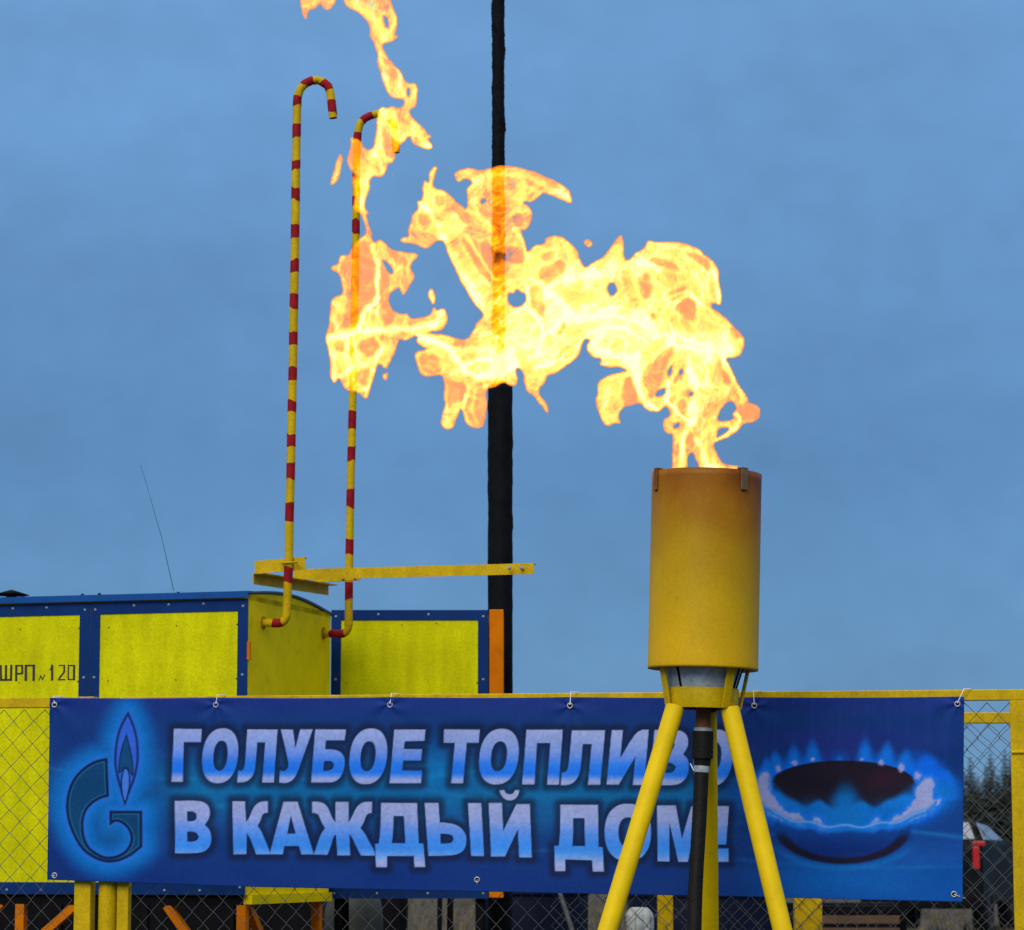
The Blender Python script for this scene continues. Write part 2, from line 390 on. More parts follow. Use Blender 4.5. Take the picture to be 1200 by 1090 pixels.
# long panel
root = thing('chain_link_fence', 'long yellow framed chain-link fence panel carrying the blue banner', 'fence', fpos(640, 0))
m_ = MB(); m_.bar(fpos(145, zr - RT / 2), fpos(1290, zr - RT / 2), 0.05, RT); m_.build('top_rail', M['yellow'], root, bevel=0.004)
m_ = MB(); m_.bar(fpos(148, 0.05), fpos(148, zr - RT - 0.001), 0.058, 0.06, up=fd); m_.build('frame_post', M['yellow'], root, bevel=0.005)
m_ = MB(); m_.bar(fpos(1202, 0.05), fpos(1202, zr - RT - 0.001), 0.06, 0.138, up=fd)
m_.build('frame_post', M['yellow'], root, bevel=0.005)
m_ = MB(); m_.tube([fpos(1186, zr - 0.30, 0.032), fpos(1222, zr - 0.30, 0.032)], 0.009, n=8); m_.build('weld_seam', M['yellow'], root)
m_ = MB(); m_.bar(fpos(152, 0.16), fpos(1290, 0.16), 0.05, RT); m_.build('bottom_rail', M['yellow'], root, bevel=0.004)
m_ = MB(); chain_link(m_, fpos(154, 0), fpos(1286, 0), 0.2, zr - 0.05, 0.053, 0.0021, seed=4); m_.build('wire_mesh', M['wire'], root, recalc=False)

# second fence behind
Y2 = 16.7
z2 = P(1150, 835, Y2).z
B2 = lambda px, z: Vector(((px - 600) / F * Y2 / math.cos(TH), Y2, z))
root = thing('fence', 'second yellow chain-link fence standing behind the banner, its rail seen past the banner edge', 'fence', B2(950, 0))
m_ = MB(); m_.bar(B2(640, z2 - 0.03), B2(1320, z2 - 0.03), 0.06, 0.06); m_.build('top_rail', M['yellow'], root, bevel=0.004)
m_ = MB(); m_.bar(B2(776, 0), B2(776, z2 - 0.062), 0.085, 0.085, up=(1, 0, 0)); m_.build('post', M['yellow'], root, bevel=0.004)
m_ = MB(); m_.bar(B2(940, 0), B2(940, z2 - 0.062), 0.10, 0.15, up=(1, 0, 0)); m_.build('post', M['yellow'], root, bevel=0.004)
m_ = MB(); m_.bar(B2(1310, 0), B2(1310, z2 - 0.062), 0.085, 0.085, up=(1, 0, 0)); m_.build('post', M['yellow'], root, bevel=0.004)
m_ = MB(); chain_link(m_, B2(645, 0) + Vector((0, -0.06, 0)), B2(1310, 0) + Vector((0, -0.06, 0)), 0.2, z2 - 0.05, 0.053, 0.0021, seed=5); m_.build('wire_mesh', M['wire'], root, recalc=False)

# ------------------------------------------------------------------ numpy tools: noise, polygons, signed distance
def vnoise(x, y, seed):
    rng = np.random.RandomState(seed); tab = rng.rand(256, 256)
    xi = np.floor(x).astype(int); yi = np.floor(y).astype(int); fx = x - xi; fy = y - yi
    fx = fx * fx * (3 - 2 * fx); fy = fy * fy * (3 - 2 * fy)
    g = lambda a, b: tab[a & 255, b & 255]
    return (g(xi, yi) * (1 - fx) + g(xi + 1, yi) * fx) * (1 - fy) + (g(xi, yi + 1) * (1 - fx) + g(xi + 1, yi + 1) * fx) * fy
def fbm(x, y, seed, oct=4):
    s = 0; a = 0.5; t = 0
    for o in range(oct):
        s = s + a * vnoise(x * 2 ** o, y * 2 ** o, seed + o); t += a; a *= 0.5
    return s / t
def sdf(X, Y, poly, chunk=60000):
    """signed distance to a closed polygon, positive inside"""
    p = np.asarray(poly, float); q = np.roll(p, -1, 0)
    sh = X.shape; x = X.ravel(); y = Y.ravel(); out_ = np.empty(x.size)
    for i0 in range(0, x.size, chunk):
        a = x[i0:i0 + chunk][:, None]; b = y[i0:i0 + chunk][:, None]
        ex = (q[:, 0] - p[:, 0])[None]; ey = (q[:, 1] - p[:, 1])[None]
        wx = a - p[:, 0][None]; wy = b - p[:, 1][None]
        t = np.clip((wx * ex + wy * ey) / (ex * ex + ey * ey + 1e-9), 0, 1)
        d2 = ((wx - t * ex) ** 2 + (wy - t * ey) ** 2).min(1)
        c = (p[:, 1][None] > b) != (q[:, 1][None] > b)
        xi = p[:, 0][None] + ex * (b - p[:, 1][None]) / np.where(ey == 0, 1e-9, ey)
        ins = ((c & (a < xi)).sum(1) % 2) == 1
        out_[i0:i0 + chunk] = np.where(ins, 1, -1) * np.sqrt(d2)
    return out_.reshape(sh)
def sdf_local(X, Y, poly, pad, far=-99.0):
    p = np.asarray(poly, float)
    m = (X > p[:, 0].min() - pad) & (X < p[:, 0].max() + pad) & (Y > p[:, 1].min() - pad) & (Y < p[:, 1].max() + pad)
    o_ = np.full(X.shape, float(far))
    if m.any(): o_[m] = sdf(X[m], Y[m], poly)
    return o_
def linedist(X, Y, pts, pad):
    p = np.asarray(pts, float); o_ = np.full(X.shape, 999.0)
    m = (X > p[:, 0].min() - pad) & (X < p[:, 0].max() + pad) & (Y > p[:, 1].min() - pad) & (Y < p[:, 1].max() + pad)
    if not m.any(): return o_
    x = X[m][:, None]; y = Y[m][:, None]; a = p[:-1]; b = p[1:]
    ex = (b - a)[:, 0][None]; ey = (b - a)[:, 1][None]; wx = x - a[:, 0][None]; wy = y - a[:, 1][None]
    t = np.clip((wx * ex + wy * ey) / (ex * ex + ey * ey + 1e-9), 0, 1)
    o_[m] = np.sqrt(((wx - t * ex) ** 2 + (wy - t * ey) ** 2).min(1)); return o_
def chaikin(p, n=1, closed=True):
    p = [tuple(map(float, a)) for a in p]
    for _ in range(n):
        o_ = []
        for i in range(len(p) if closed else len(p) - 1):
            a = p[i]; b = p[(i + 1) % len(p)]
            o_ += [(a[0] * .75 + b[0] * .25, a[1] * .75 + b[1] * .25), (a[0] * .25 + b[0] * .75, a[1] * .25 + b[1] * .75)]
        p = o_
    return p
def softpoly(p, n=2, lim=58):
    """round only the gentle corners of an outline, keep the sharp ones"""
    p = [tuple(map(float, a)) for a in p]
    for _ in range(n):
        o_ = []; m = len(p)
        for i in range(m):
            a, b, c = p[i - 1], p[i], p[(i + 1) % m]
            u = (b[0] - a[0], b[1] - a[1]); v = (c[0] - b[0], c[1] - b[1])
            ang = abs(math.degrees(math.atan2(u[0] * v[1] - u[1] * v[0], u[0] * v[0] + u[1] * v[1])))
            if 1 < ang < lim:
                k1 = min(0.25, 9 / (math.hypot(*u) + 1e-6) if _ == 0 and math.hypot(*u) > 60 else 0.25); k2 = min(0.25, 9 / (math.hypot(*v) + 1e-6) if _ == 0 and math.hypot(*v) > 60 else 0.25)
                o_ += [(b[0] - u[0] * k1, b[1] - u[1] * k1), (b[0] + v[0] * k2, b[1] + v[1] * k2)]
            else: o_.append(b)
        p = o_
    return p
def tr(pts, ox, oy, s): return [(ox + x_ / s, oy + y_ / s) for x_, y_ in pts]
def sst(a, b, x_):
    t = np.clip((x_ - a) / (b - a), 0, 1); return t * t * (3 - 2 * t)

# ------------------------------------------------------------------ banner: a cloth sheet whose print is computed per vertex
BT = [(59, 818), (300, 817.5), (600, 817), (900, 817), (1130, 816.5)]
BB = [(57, 1031), (300, 1039.5), (600, 1045.5), (900, 1051.5), (1128, 1057)]
def banner_art(X, Y):
    """print colours in display sRGB (0-255), photo pixel coordinates"""
    C = np.zeros(X.shape + (3,))
    def mixc(f, c):
        f = np.clip(f, 0, 1)[..., None]; C[...] = C * (1 - f) + np.array(c, float) * f
    C[...] = (14, 48, 122)
    mixc(0.75 * sst(850, 818, Y), (25, 43, 130))
    n1 = fbm(X / 90, Y / 22, 11, 4); n2 = fbm(X / 160 + 3, Y / 60, 17, 3)
    mid = np.exp(-((Y - 925) / 42) ** 2) * sst(130, 230, X) * sst(900, 800, X)
    mixc(mid * (0.45 + 0.7 * n1), (4, 108, 176))
    mixc(0.55 * np.exp(-((X - 505) / 26) ** 2 - ((Y - 900) / 32) ** 2), (5, 110, 200))
    mixc(0.6 * sst(985, 1030, Y) * sst(900, 600, X), (12, 44, 126))
    mixc(0.55 * sst(150, 60, X) * sst(940, 1010, Y), (8, 36, 108))
    mixc(0.5 * np.exp(-((X - 62) / 60) ** 2 - ((Y - 925) / 30) ** 2), (16, 90, 170))
    mixc(0.8 * sst(850, 960, X) * sst(900, 1050, Y), (5, 78, 175))
    # light swooshes in the print
    for (a, b, c_, amp) in ((905, 940, 960, 9), (935, 915, 945, 12), (990, 1000, 985, 6), (955, 968, 950, 8)):
        yc = a + (b - a) * (X - 190) / 400 + amp * np.sin(X / 95.0 + a)
        mixc(0.22 * np.exp(-((Y - yc) / 2.4) ** 2) * sst(0.4, 0.7, n2), (40, 140, 215))
    # --- gas burner picture at the right
    cxb, cyb = 988, 918
    mixc(0.75 * np.exp(-(((X - 990) / 95) ** 2 + ((Y - 1030) / 22) ** 2)), (8, 92, 190))
    # back halo and spikes
    ang = np.arctan2((Y - 930) * 2.6, X - 992)
    er = np.sqrt(((X - 992) / 112.0) ** 2 + ((Y - 930) / 46.0) ** 2)
    mixc(0.95 * sst(1.30, 0.86, er) * (0.55 + 0.45 * sst(885, 930, Y)), (2, 96, 232))
    bgd = (26, 40, 128)
    mixc(0.85 * np.exp(-(((X - 985) / 115) ** 2 + ((Y - 868) / 17) ** 2)), bgd)
    for (sx, bx, top, wd) in ((898, 900, 884, 9), (908, 912, 876, 11), (930, 931, 868, 12), (952, 954, 862, 13), (984, 985, 882, 9), (1015, 1011, 860, 13), (1041, 1035, 864, 13), (1063, 1058, 874, 13), (1088, 1082, 882, 17), (1108, 1100, 900, 15)):
        by = 918; h = np.clip((Y - top) / (by - top), 0, 1); xx = X - (sx + (bx - sx) * h)
        wdt = wd * (0.22 + 1.15 * h)
        q = np.exp(-np.abs(xx / wdt) ** 3) * sst(-0.05, 0.35, h) * (Y < 938)
        mixc(0.97 * q, (4, 104, 226)); mixc(0.85 * q * sst(0.35, 0.9, h), (2, 96, 250))
    mixc(0.8 * sst(1.28, 0.95, np.sqrt(((X - 1056) / 52.0) ** 2 + ((Y - 920) / 38.0) ** 2)) * sst(1055, 1095, X), (4, 92, 240))
    mixc(0.75 * np.exp(-((X - 1106) / 14) ** 2 - ((Y - 930) / 17) ** 2), (8, 106, 186))
    for (sx, top, wd) in ((970, 872, 7), (999, 872, 6)):
        mixc(0.8 * np.exp(-((X - sx) / wd) ** 2) * sst(top - 10, top + 8, Y) * sst(900, 888, Y), bgd)
    # burner body under the ring
    body = sst(1.03, 0.97, np.sqrt(((X - 988) / 80) ** 2 + ((Y - 968) / 44.0) ** 2)) * (Y > 945)
    mixc(body, (9, 62, 150)); mixc(body * sst(968, 1000, Y) * 0.8, (8, 34, 112))
    rim = np.sqrt(((X - 988) / 80) ** 2 + ((Y - 968) / 44.0) ** 2)
    mixc(np.exp(-((rim - 0.93) / 0.085) ** 4) * sst(970, 988, Y), (24, 18, 44))
    mixc(0.5 * np.exp(-((rim - 1.14) / 0.07) ** 2) * sst(985, 1005, Y), (14, 110, 205))
    # cyan flame skirt
    sk = np.sqrt(((X - 993) / 108) ** 2 + ((Y - 930) / 43.0) ** 2) + 0.035 * np.sin(X / 7.5) * sst(940, 960, Y)
    mixc(0.95 * sst(1.10, 0.96, sk) * sst(905, 925, Y), (3, 108, 214))
    # dark plate
    wob = (3.4 * np.sin((X - 905) / 7.2) + 1.6 * np.sin(X / 4.1)) * sst(912, 930, Y)
    pl = np.sqrt(((X - 988) / 84) ** 2 + ((Y + wob - 918) / 26.5) ** 2)
    plate = sst(1.13, 0.86, pl) * (Y >= 918) + sst(1.03, 0.98, pl) * (Y < 918)
    mixc(plate, (27, 20, 40)); mixc(plate * 0.5 * np.exp(-((X - 1035) / 22) ** 2 - ((Y - 912) / 12) ** 2), (66, 20, 44))
    # middle front flame over the plate
    mixc(0.95 * np.exp(-(np.abs(X - 991) / (7 + 0.42 * np.clip(Y - 912, 0, 60))) ** 3) * sst(908, 938, Y) * (Y < 972), (4, 104, 204))
    mixc(0.6 * np.exp(-((X - 950) / 14) ** 2) * sst(925, 955, Y) * (Y < 972), (4, 96, 205))
    mixc(0.6 * np.exp(-((X - 1035) / 16) ** 2) * sst(928, 955, Y) * (Y < 972), (4, 96, 205))
    # pink-violet ring flames
    pink = (158, 150, 214)
    L = [(888, 912), (892, 906), (897, 903), (903, 908), (901, 922), (906, 934), (915, 945), (924, 953), (933, 952), (940, 957), (948, 966), (938, 969), (925, 963), (912, 960), (900, 955), (892, 940), (888, 925)]
    Lb = [(954, 958), (959, 957), (967, 966), (970, 971), (962, 974), (957, 969), (951, 963)]
    Rr = [(1074, 925), (1080, 914), (1090, 910), (1096, 914), (1094, 925), (1091, 936), (1097, 937), (1103, 936), (1101, 942), (1090, 953), (1078, 958), (1062, 963), (1050, 968), (1038, 968), (1046, 959), (1058, 953), (1066, 946), (1072, 937)]
    Rb = [(1018, 969), (1023, 962), (1028, 957), (1032, 960), (1030, 968), (1023, 972)]
    for pg in (L, Lb, Rr, Rb):
        s = sdf_local(X, Y, chaikin(pg, 2), 12) + 0.2 + 5.0 * (fbm(X / 4, Y / 5, 5, 3) - 0.5)
        mixc(0.85 * sst(-8, 0, s), (24, 108, 240)); mixc(0.95 * sst(-1.8, 2.2, s), pink)
    yl = 930 + 38.5 * np.sqrt(np.clip(1 - ((X - 993) / 106.0) ** 2, 0, 1)) + 1.7 * np.sin((X - 960) / 6.5)
    mixc(0.8 * np.exp(-((Y - yl - 2) / 4.0) ** 2) * (X > 890) * (X < 1098), (10, 108, 226))
    mixc(0.85 * np.exp(-((Y - yl) / 1.4) ** 2) * (X > 905) * (X < 1085), (120, 150, 240))
    for (sx, sy, a, b) in ((912, 900, 4, 5), (931, 894, 4, 4), (953, 890, 3, 2.5), (1010, 890, 3, 2.5), (1033, 894, 4, 3.5), (1056, 900, 4, 5), (1075, 909, 5, 6)):
        mixc(sst(1.35, 0.3, np.sqrt(((X - sx) / a) ** 2 + ((Y - sy) / b) ** 2) + 0.9 * (fbm(X / 3, Y / 3, 8, 2) - 0.5)), (150, 140, 220))
    # --- emblem at the left
    G = chaikin(tr([(365, 355), (300, 365), (240, 390), (180, 435), (130, 500), (103, 580), (97, 660), (110, 740), (145, 830), (190, 905), (250, 955), (320, 985), (370, 990), (430, 980), (490, 950), (535, 915)], 60, 820, 5.19), 1, False) \
        + tr([(558, 895), (558, 678), (365, 678), (365, 764)], 60, 820, 5.19) \
        + chaikin(tr([(375, 754), (392, 743), (412, 740), (445, 755), (475, 785), (492, 825), (490, 870), (465, 915), (430, 940), (390, 955), (340, 958), (290, 935), (240, 900), (210, 840), (202, 770), (207, 710), (226, 665), (260, 630), (310, 600), (350, 590)], 60, 820, 5.19), 1, False) \
        + tr([(358, 588)], 60, 820, 5.19)
    FO = chaikin(tr([(475, 70), (470, 80), (440, 130), (410, 200), (395, 290), (390, 380), (400, 450), (425, 540), (453, 640), (457, 645), (460, 638), (485, 560), (515, 490), (535, 400), (540, 320), (530, 220), (505, 140), (480, 85)], 60, 820, 5.19), 1)
    FI = chaikin(tr([(463, 205), (460, 222), (435, 290), (421, 370), (416, 450), (430, 445), (440, 425), (458, 412), (478, 425), (492, 450), (506, 470), (506, 400), (492, 320), (475, 250)], 60, 820, 5.19), 1)
    FL = chaikin(tr([(459, 414), (445, 450), (438, 510), (443, 570), (456, 625), (470, 570), (480, 520), (478, 450)], 60, 820, 5.19), 1)
    sg = sdf_local(X, Y, G, 45); sf = sdf_local(X, Y, FO, 45)
    sd_ = np.maximum(sg, sf)
    mixc(0.95 * sst(-32, -3, sd_), (2, 104, 200)); mixc(0.6 * sst(-8, -1, sd_), (50, 98, 222))
    inner = np.exp(-(((X - 128) / 18) ** 2 + ((Y - 975) / 22) ** 2)); mixc(0.6 * inner * (sg < -3), (5, 84, 160))
    mixc(sst(-0.7, 0.5, sg), (3, 58, 112)); mixc(0.6 * sst(-0.7, 0.5, sg) * sst(985, 1005, Y), (4, 52, 120))
    mixc(np.exp(-((sg - 1.2) / 1.5) ** 2), (6, 22, 62)); mixc(0.65 * np.exp(-((sg - 3.6) / 0.7) ** 2), (44, 108, 168))
    mixc(sst(-0.7, 0.5, sf), (44, 88, 212)); mixc(np.exp(-((sf - 1.2) / 1.3) ** 2), (8, 30, 80))
    si = sdf_local(X, Y, FI, 12); mixc(sst(-0.7, 0.6, si), (4, 66, 122)); mixc(np.exp(-((si - 0.4) / 0.8) ** 2), (8, 32, 84))
    sl = sdf_local(X, Y, FL, 12); mixc(0.9 * sst(-3, -0.5, sl) * (sf > 0), (8, 34, 88)); mixc(sst(-0.5, 0.6, sl), (64, 110, 222))
    # --- lettering
    S = 6.056
    def ell(cx, cy, rx, ry, sh=0.10, p=2.3, n=44):
        r = []
        for k in range(n):
            a = 2 * math.pi * k / n; c, s = math.cos(a), math.sin(a)
            ex = math.copysign(abs(c) ** (2 / p), c) * rx; ey = math.copysign(abs(s) ** (2 / p), s) * ry
            r.append((cx + ex - sh * ey, cy + ey))
        return r
    O1, O2, O3, O4, O5 = 190, 340, 490, 640, 740
    T1 = [(O1, [(88, 85), (285, 88), (278, 180), (157, 180), (150, 462), (72, 462)], []),
      (O1, ell(414, 277, 128, 195), [ell(415, 276, 50, 106)]),
      (O1, [(608, 90), (823, 92), (795, 467), (712, 467), (735, 183), (680, 183), (665, 350), (655, 400), (632, 440), (590, 465), (535, 467), (540, 380), (565, 385), (582, 370), (592, 330)], []),
      (O1, [(845, 90), (932, 92), (950, 225), (983, 90), (1073, 90), (983, 345), (953, 420), (923, 455), (880, 473), (833, 468), (838, 380), (868, 388), (892, 370), (905, 335)], []),
      (O2, [(182, 90), (402, 92), (393, 168), (258, 168), (253, 232), (310, 232), (355, 245), (385, 275), (395, 320), (385, 385), (360, 435), (325, 460), (290, 468), (152, 467)], [[(245, 315), (292, 313), (313, 326), (315, 355), (300, 376), (270, 384), (238, 384)]]),
      (O2, ell(560, 282, 133, 198), [ell(558, 281, 53, 106)]),
      (O2, [(745, 93), (965, 92), (957, 172), (818, 175), (812, 230), (940, 230), (932, 312), (805, 312), (800, 382), (938, 382), (932, 472), (710, 472)], []),
      (O3, [(188, 90), (440, 92), (432, 185), (347, 185), (320, 472), (235, 472), (262, 185), (182, 185)], []),
      (O3, ell(575, 283, 139, 198), [ell(575, 281, 56, 106)]),
      (O3, [(770, 92), (1028, 92), (1001, 483), (917, 483), (940, 187), (845, 187), (828, 480), (740, 480)], []),
      (O4, [(185, 97), (420, 97), (387, 483), (300, 483), (325, 195), (262, 195), (250, 350), (238, 410), (210, 460), (165, 485), (107, 487), (113, 397), (140, 392), (155, 375), (163, 335)], []),
      (O4, [(467, 95), (547, 95), (528, 295), (645, 95), (730, 92), (697, 485), (617, 485), (635, 285), (517, 483), (432, 482)], []),
      (O5, [(165, 95), (320, 92), (375, 108), (405, 150), (402, 215), (368, 268), (400, 295), (412, 350), (398, 425), (355, 472), (300, 487), (128, 487)], [[(235, 170), (285, 170), (310, 195), (295, 235), (270, 245), (228, 245)], [(222, 325), (285, 325), (318, 355), (305, 385), (280, 400), (215, 400)]]),
      (O5, ell(580, 292, 140, 203), [ell(581, 286, 56, 106)])]
    T2 = [(O1, [(95, 597), (255, 595), (310, 610), (340, 650), (340, 715), (305, 768), (340, 800), (355, 860), (345, 915), (315, 950), (270, 968), (98, 970)], [[(180, 672), (225, 672), (247, 690), (248, 725), (225, 742), (182, 742)], [(182, 815), (235, 815), (262, 838), (260, 868), (235, 886), (184, 886)]]),
      (O1, [(500, 600), (590, 600), (597, 745), (620, 720), (645, 650), (680, 610), (715, 600), (752, 600), (752, 682), (728, 682), (710, 700), (700, 740), (680, 775), (710, 815), (768, 960), (768, 977), (670, 977), (632, 870), (605, 825), (600, 975), (508, 977)], []),
      (O1, [(862, 603), (963, 603), (1078, 977), (990, 977), (972, 917), (870, 917), (858, 977), (765, 977)], [[(915, 700), (890, 830), (950, 830)]]),
      (O2, [(157, 603), (205, 603), (245, 615), (275, 650), (300, 720), (325, 750), (325, 605), (418, 605), (418, 750), (440, 715), (465, 655), (500, 615), (540, 603), (585, 605), (583, 685), (560, 685), (540, 705), (525, 755), (502, 790), (535, 830), (560, 880), (605, 960), (605, 985), (505, 985), (470, 920), (440, 850), (422, 835), (428, 985), (335, 985), (328, 835), (310, 850), (290, 920), (265, 980), (170, 977), (195, 900), (220, 830), (250, 790), (222, 745), (205, 695), (180, 683), (157, 683)], []),
      (O2, [(648, 612), (903, 612), (915, 898), (948, 900), (962, 1067), (885, 1067), (880, 988), (690, 988), (690, 1068), (612, 1068), (605, 903), (632, 898), (645, 800)], [[(737, 705), (810, 705), (820, 897), (725, 897), (735, 800)]]),
      (O3, [(48, 612), (145, 612), (155, 750), (235, 755), (300, 780), (340, 830), (348, 880), (335, 940), (300, 970), (240, 985), (75, 988)], [[(158, 830), (225, 832), (252, 850), (252, 880), (230, 900), (162, 900)]]),
      (O3, [(355, 612), (450, 612), (472, 990), (380, 988)], []),
      (O3, [(503, 612), (597, 612), (607, 810), (700, 620), (795, 620), (812, 1000), (722, 998), (710, 800), (620, 992), (522, 992)], []),
      (O3, [(577, 522), (612, 520), (625, 545), (655, 553), (680, 542), (690, 520), (722, 522), (712, 560), (690, 585), (655, 598), (615, 585), (590, 555)], []),
      (O4, [(103, 625), (370, 625), (375, 922), (405, 927), (412, 1098), (335, 1098), (328, 1018), (140, 1012), (142, 1096), (68, 1096), (62, 917), (95, 915), (105, 800)], [[(195, 720), (275, 720), (280, 918), (190, 918), (197, 820)]]),
      (O4, ell(581, 821, 164, 204, 0.0), [ell(582, 820, 67, 106, 0.0)]),
      (O5, [(182, 630), (315, 630), (358, 865), (425, 635), (545, 638), (550, 1030), (462, 1030), (460, 740), (400, 1030), (332, 1030), (268, 745), (270, 1027), (185, 1025)], []),
      (O5, [(592, 633), (692, 635), (672, 907), (607, 907)], []),
      (O5, [(595, 935), (690, 935), (690, 1030), (598, 1030)], [])]
    rnd_ok = {}
    SL = np.full(X.shape, -99.0)
    for (ox, o_, holes) in T1 + T2:
        p = softpoly(tr(o_, ox, 840, S))
        s = sdf_local(X, Y, p, 18)
        for hh in holes:
            hp = softpoly(tr(hh, ox, 840, S))
            s = np.where(s > -2, np.minimum(s, -sdf_local(X, Y, hp, 40, far=-99)), s)
        SL = np.maximum(SL, s)
    f = (0.88 * sst(-12, -1.0, SL))[..., None]
    C[...] = C * (1 - f) + (C * 0.22 + np.array((18, 26, 66)) * 0.62) * f
    def grad(stops):
        ys_ = [a for a, _ in stops]; return np.stack([np.interp(Y, ys_, [c[k] for _, c in stops]) for k in range(3)], -1)
    slope = 0.008 * (X - 200)
    Y0 = Y; Y = Y - slope
    g1 = grad([(853, (152, 154, 226)), (872, (128, 144, 228)), (884, (96, 128, 236)), (893, (40, 112, 250)), (903, (28, 106, 250)), (907, (76, 126, 240)), (911, (146, 150, 224)), (918, (150, 150, 222))])
    g2 = grad([(938, (154, 152, 216)), (958, (142, 148, 222)), (970, (98, 134, 236)), (983, (64, 128, 244)), (992, (56, 128, 244)), (1002, (112, 146, 236)), (1008, (152, 156, 226)), (1020, (156, 154, 224))])
    Y = Y0
    gl = np.where((Y < 922)[..., None], g1, g2)
    gl = gl * (0.95 + 0.10 * fbm(X / 3.0, Y / 3.0, 31, 2))[..., None]
    f = sst(-0.6, 0.6, SL)[..., None]
    C[...] = C * (1 - f) + gl * f
    C *= (0.94 + 0.12 * fbm(X / 2.6, Y / 2.6, 44, 2))[..., None]
    return np.clip(C, 0, 255)

NX, NY = 1020, 226
sx = np.linspace(0, 1, NX); sy = np.linspace(0, 1, NY)
xt = np.interp(sx, np.linspace(0, 1, 2), [BT[0][0], BT[-1][0]]); xb = np.interp(sx, [0, 1], [BB[0][0], BB[-1][0]])
yt = np.interp(xt, [a for a, _ in BT], [b for _, b in BT]); yb = np.interp(xb, [a for a, _ in BB], [b for _, b in BB])
# slight scallops between the ties on the upper hem
grom_t = [(64, 826), (253, 826), (457, 826), (668, 827), (884, 827), (1122, 825)]
for a, b in zip(grom_t[:-1], grom_t[1:]):
    mm = (xt > a[0]) & (xt < b[0]); yt[mm] += 0.9 * np.sin(np.pi * (xt[mm] - a[0]) / (b[0] - a[0]))
BX = xt[None] * (1 - sy[:, None]) + xb[None] * sy[:, None]
BYp = yt[None] * (1 - sy[:, None]) + yb[None] * sy[:, None]
art = banner_art(BX, BYp) / 255.0
artl = np.where(art <= 0.04045, art / 12.92, ((art + 0.055) / 1.055) ** 2.4)
ALB_K = np.array((0.93, 0.76, 0.91))
artl = np.clip(artl / ALB_K, 0, 0.95)
wave = 0.006 * np.sin(BX / 48.0 + BYp / 160.0) + 0.022 * (fbm(BX / 130, BYp / 70, 61, 3) - 0.5) + 0.010 * (fbm(BX / 40, BYp / 130, 62, 2) - 0.5)
wave += 0.012 * sy[:, None] ** 2 * np.sin(BX / 75.0)
for (gx, gy) in grom_t:
    dd = np.sqrt((BX - gx) ** 2 + (BYp - gy) ** 2); ang_ = np.arctan2(BYp - gy, BX - gx)
    wave += 0.0042 * np.exp(-dd / 30) * np.cos(5 * ang_ + gx * 1.7 + 0.6 * np.sin(dd / 9.0 + gx))
def bpt(px, py, off=0.0):
    p0 = FP.at(px, py, 0.052 + off); return p0
O0 = np.array((0, 0, CAMZ))
D = np.stack([(BX - 600) / F, math.cos(TH) - math.sin(TH) * (545 - BYp) / F, math.sin(TH) + math.cos(TH) * (545 - BYp) / F], -1)
nvec = np.array(fn); a0 = np.array(FP.a) + nvec * 0.052
tt = ((a0 - O0) @ nvec) / (D @ nvec)
Pb = O0 + D * tt[..., None] + nvec * (wave + 0.012)[..., None]
root = thing('banner', 'long blue printed banner with white slogan, emblem and burner picture, tied to the fence', 'banner', fpos(600, zr))
off = np.array(root.location)
idx = np.arange(NX * NY).reshape(NY, NX)
quads = np.stack([idx[1:, :-1], idx[1:, 1:], idx[:-1, 1:], idx[:-1, :-1]], -1).reshape(-1, 4)
me = bpy.data.meshes.new('printed_sheet')
me.vertices.add(NX * NY); me.vertices.foreach_set('co', (Pb - off).reshape(-1).astype(np.float32))
me.loops.add(quads.size); me.loops.foreach_set('vertex_index', quads.reshape(-1).astype(np.int32))
me.polygons.add(len(quads)); me.polygons.foreach_set('loop_start', (np.arange(len(quads)) * 4).astype(np.int32))
me.update(calc_edges=True); me.polygons.foreach_set('use_smooth', [True] * len(quads))
ca = me.color_attributes.new('print', 'FLOAT_COLOR', 'POINT')
ca.data.foreach_set('color', np.concatenate([artl, np.ones(artl.shape[:2] + (1,))], -1).reshape(-1).astype(np.float32))
bm_ = bpy.data.materials.new('printed_vinyl'); bm_.use_nodes = True
n = bm_.node_tree; b = n.nodes['Principled BSDF']; b.inputs['Roughness'].default_value = 0.6; b.inputs['Specular IOR Level'].default_value = 0.10
vc = n.nodes.new('ShaderNodeVertexColor'); vc.layer_name = 'print'; n.links.new(vc.outputs[0], b.inputs['Base Color'])
t = n.nodes.new('ShaderNodeTexCoord'); no = n.nodes.new('ShaderNodeTexNoise'); no.inputs['Scale'].default_value = 220
n.links.new(t.outputs['Object'], no.inputs['Vector']); bp = n.nodes.new('ShaderNodeBump'); bp.inputs['Strength'].default_value = 0.08; bp.inputs['Distance'].default_value = 0.01
n.links.new(no.outputs[0], bp.inputs['Height']); n.links.new(bp.outputs[0], b.inputs['Normal'])
me.materials.append(bm_)
so = bpy.data.objects.new('printed_sheet', me); col.objects.link(so); so.parent = root
md = so.modifiers.new('thickness', 'SOLIDIFY'); md.thickness = 0.0012; md.offset = -1
def wav(px, py):
    i = int(np.clip((py - 818) / 226 * NY, 0, NY - 1)); j = int(np.clip((px - 59) / 1071 * NX, 0, NX - 1)); return float(wave[i, j]) + 0.012
grom_b = [(64, 1026, (55, 1026)), (559, 1031, (561, 1043)), (1118, 1048, (1131, 1053))]
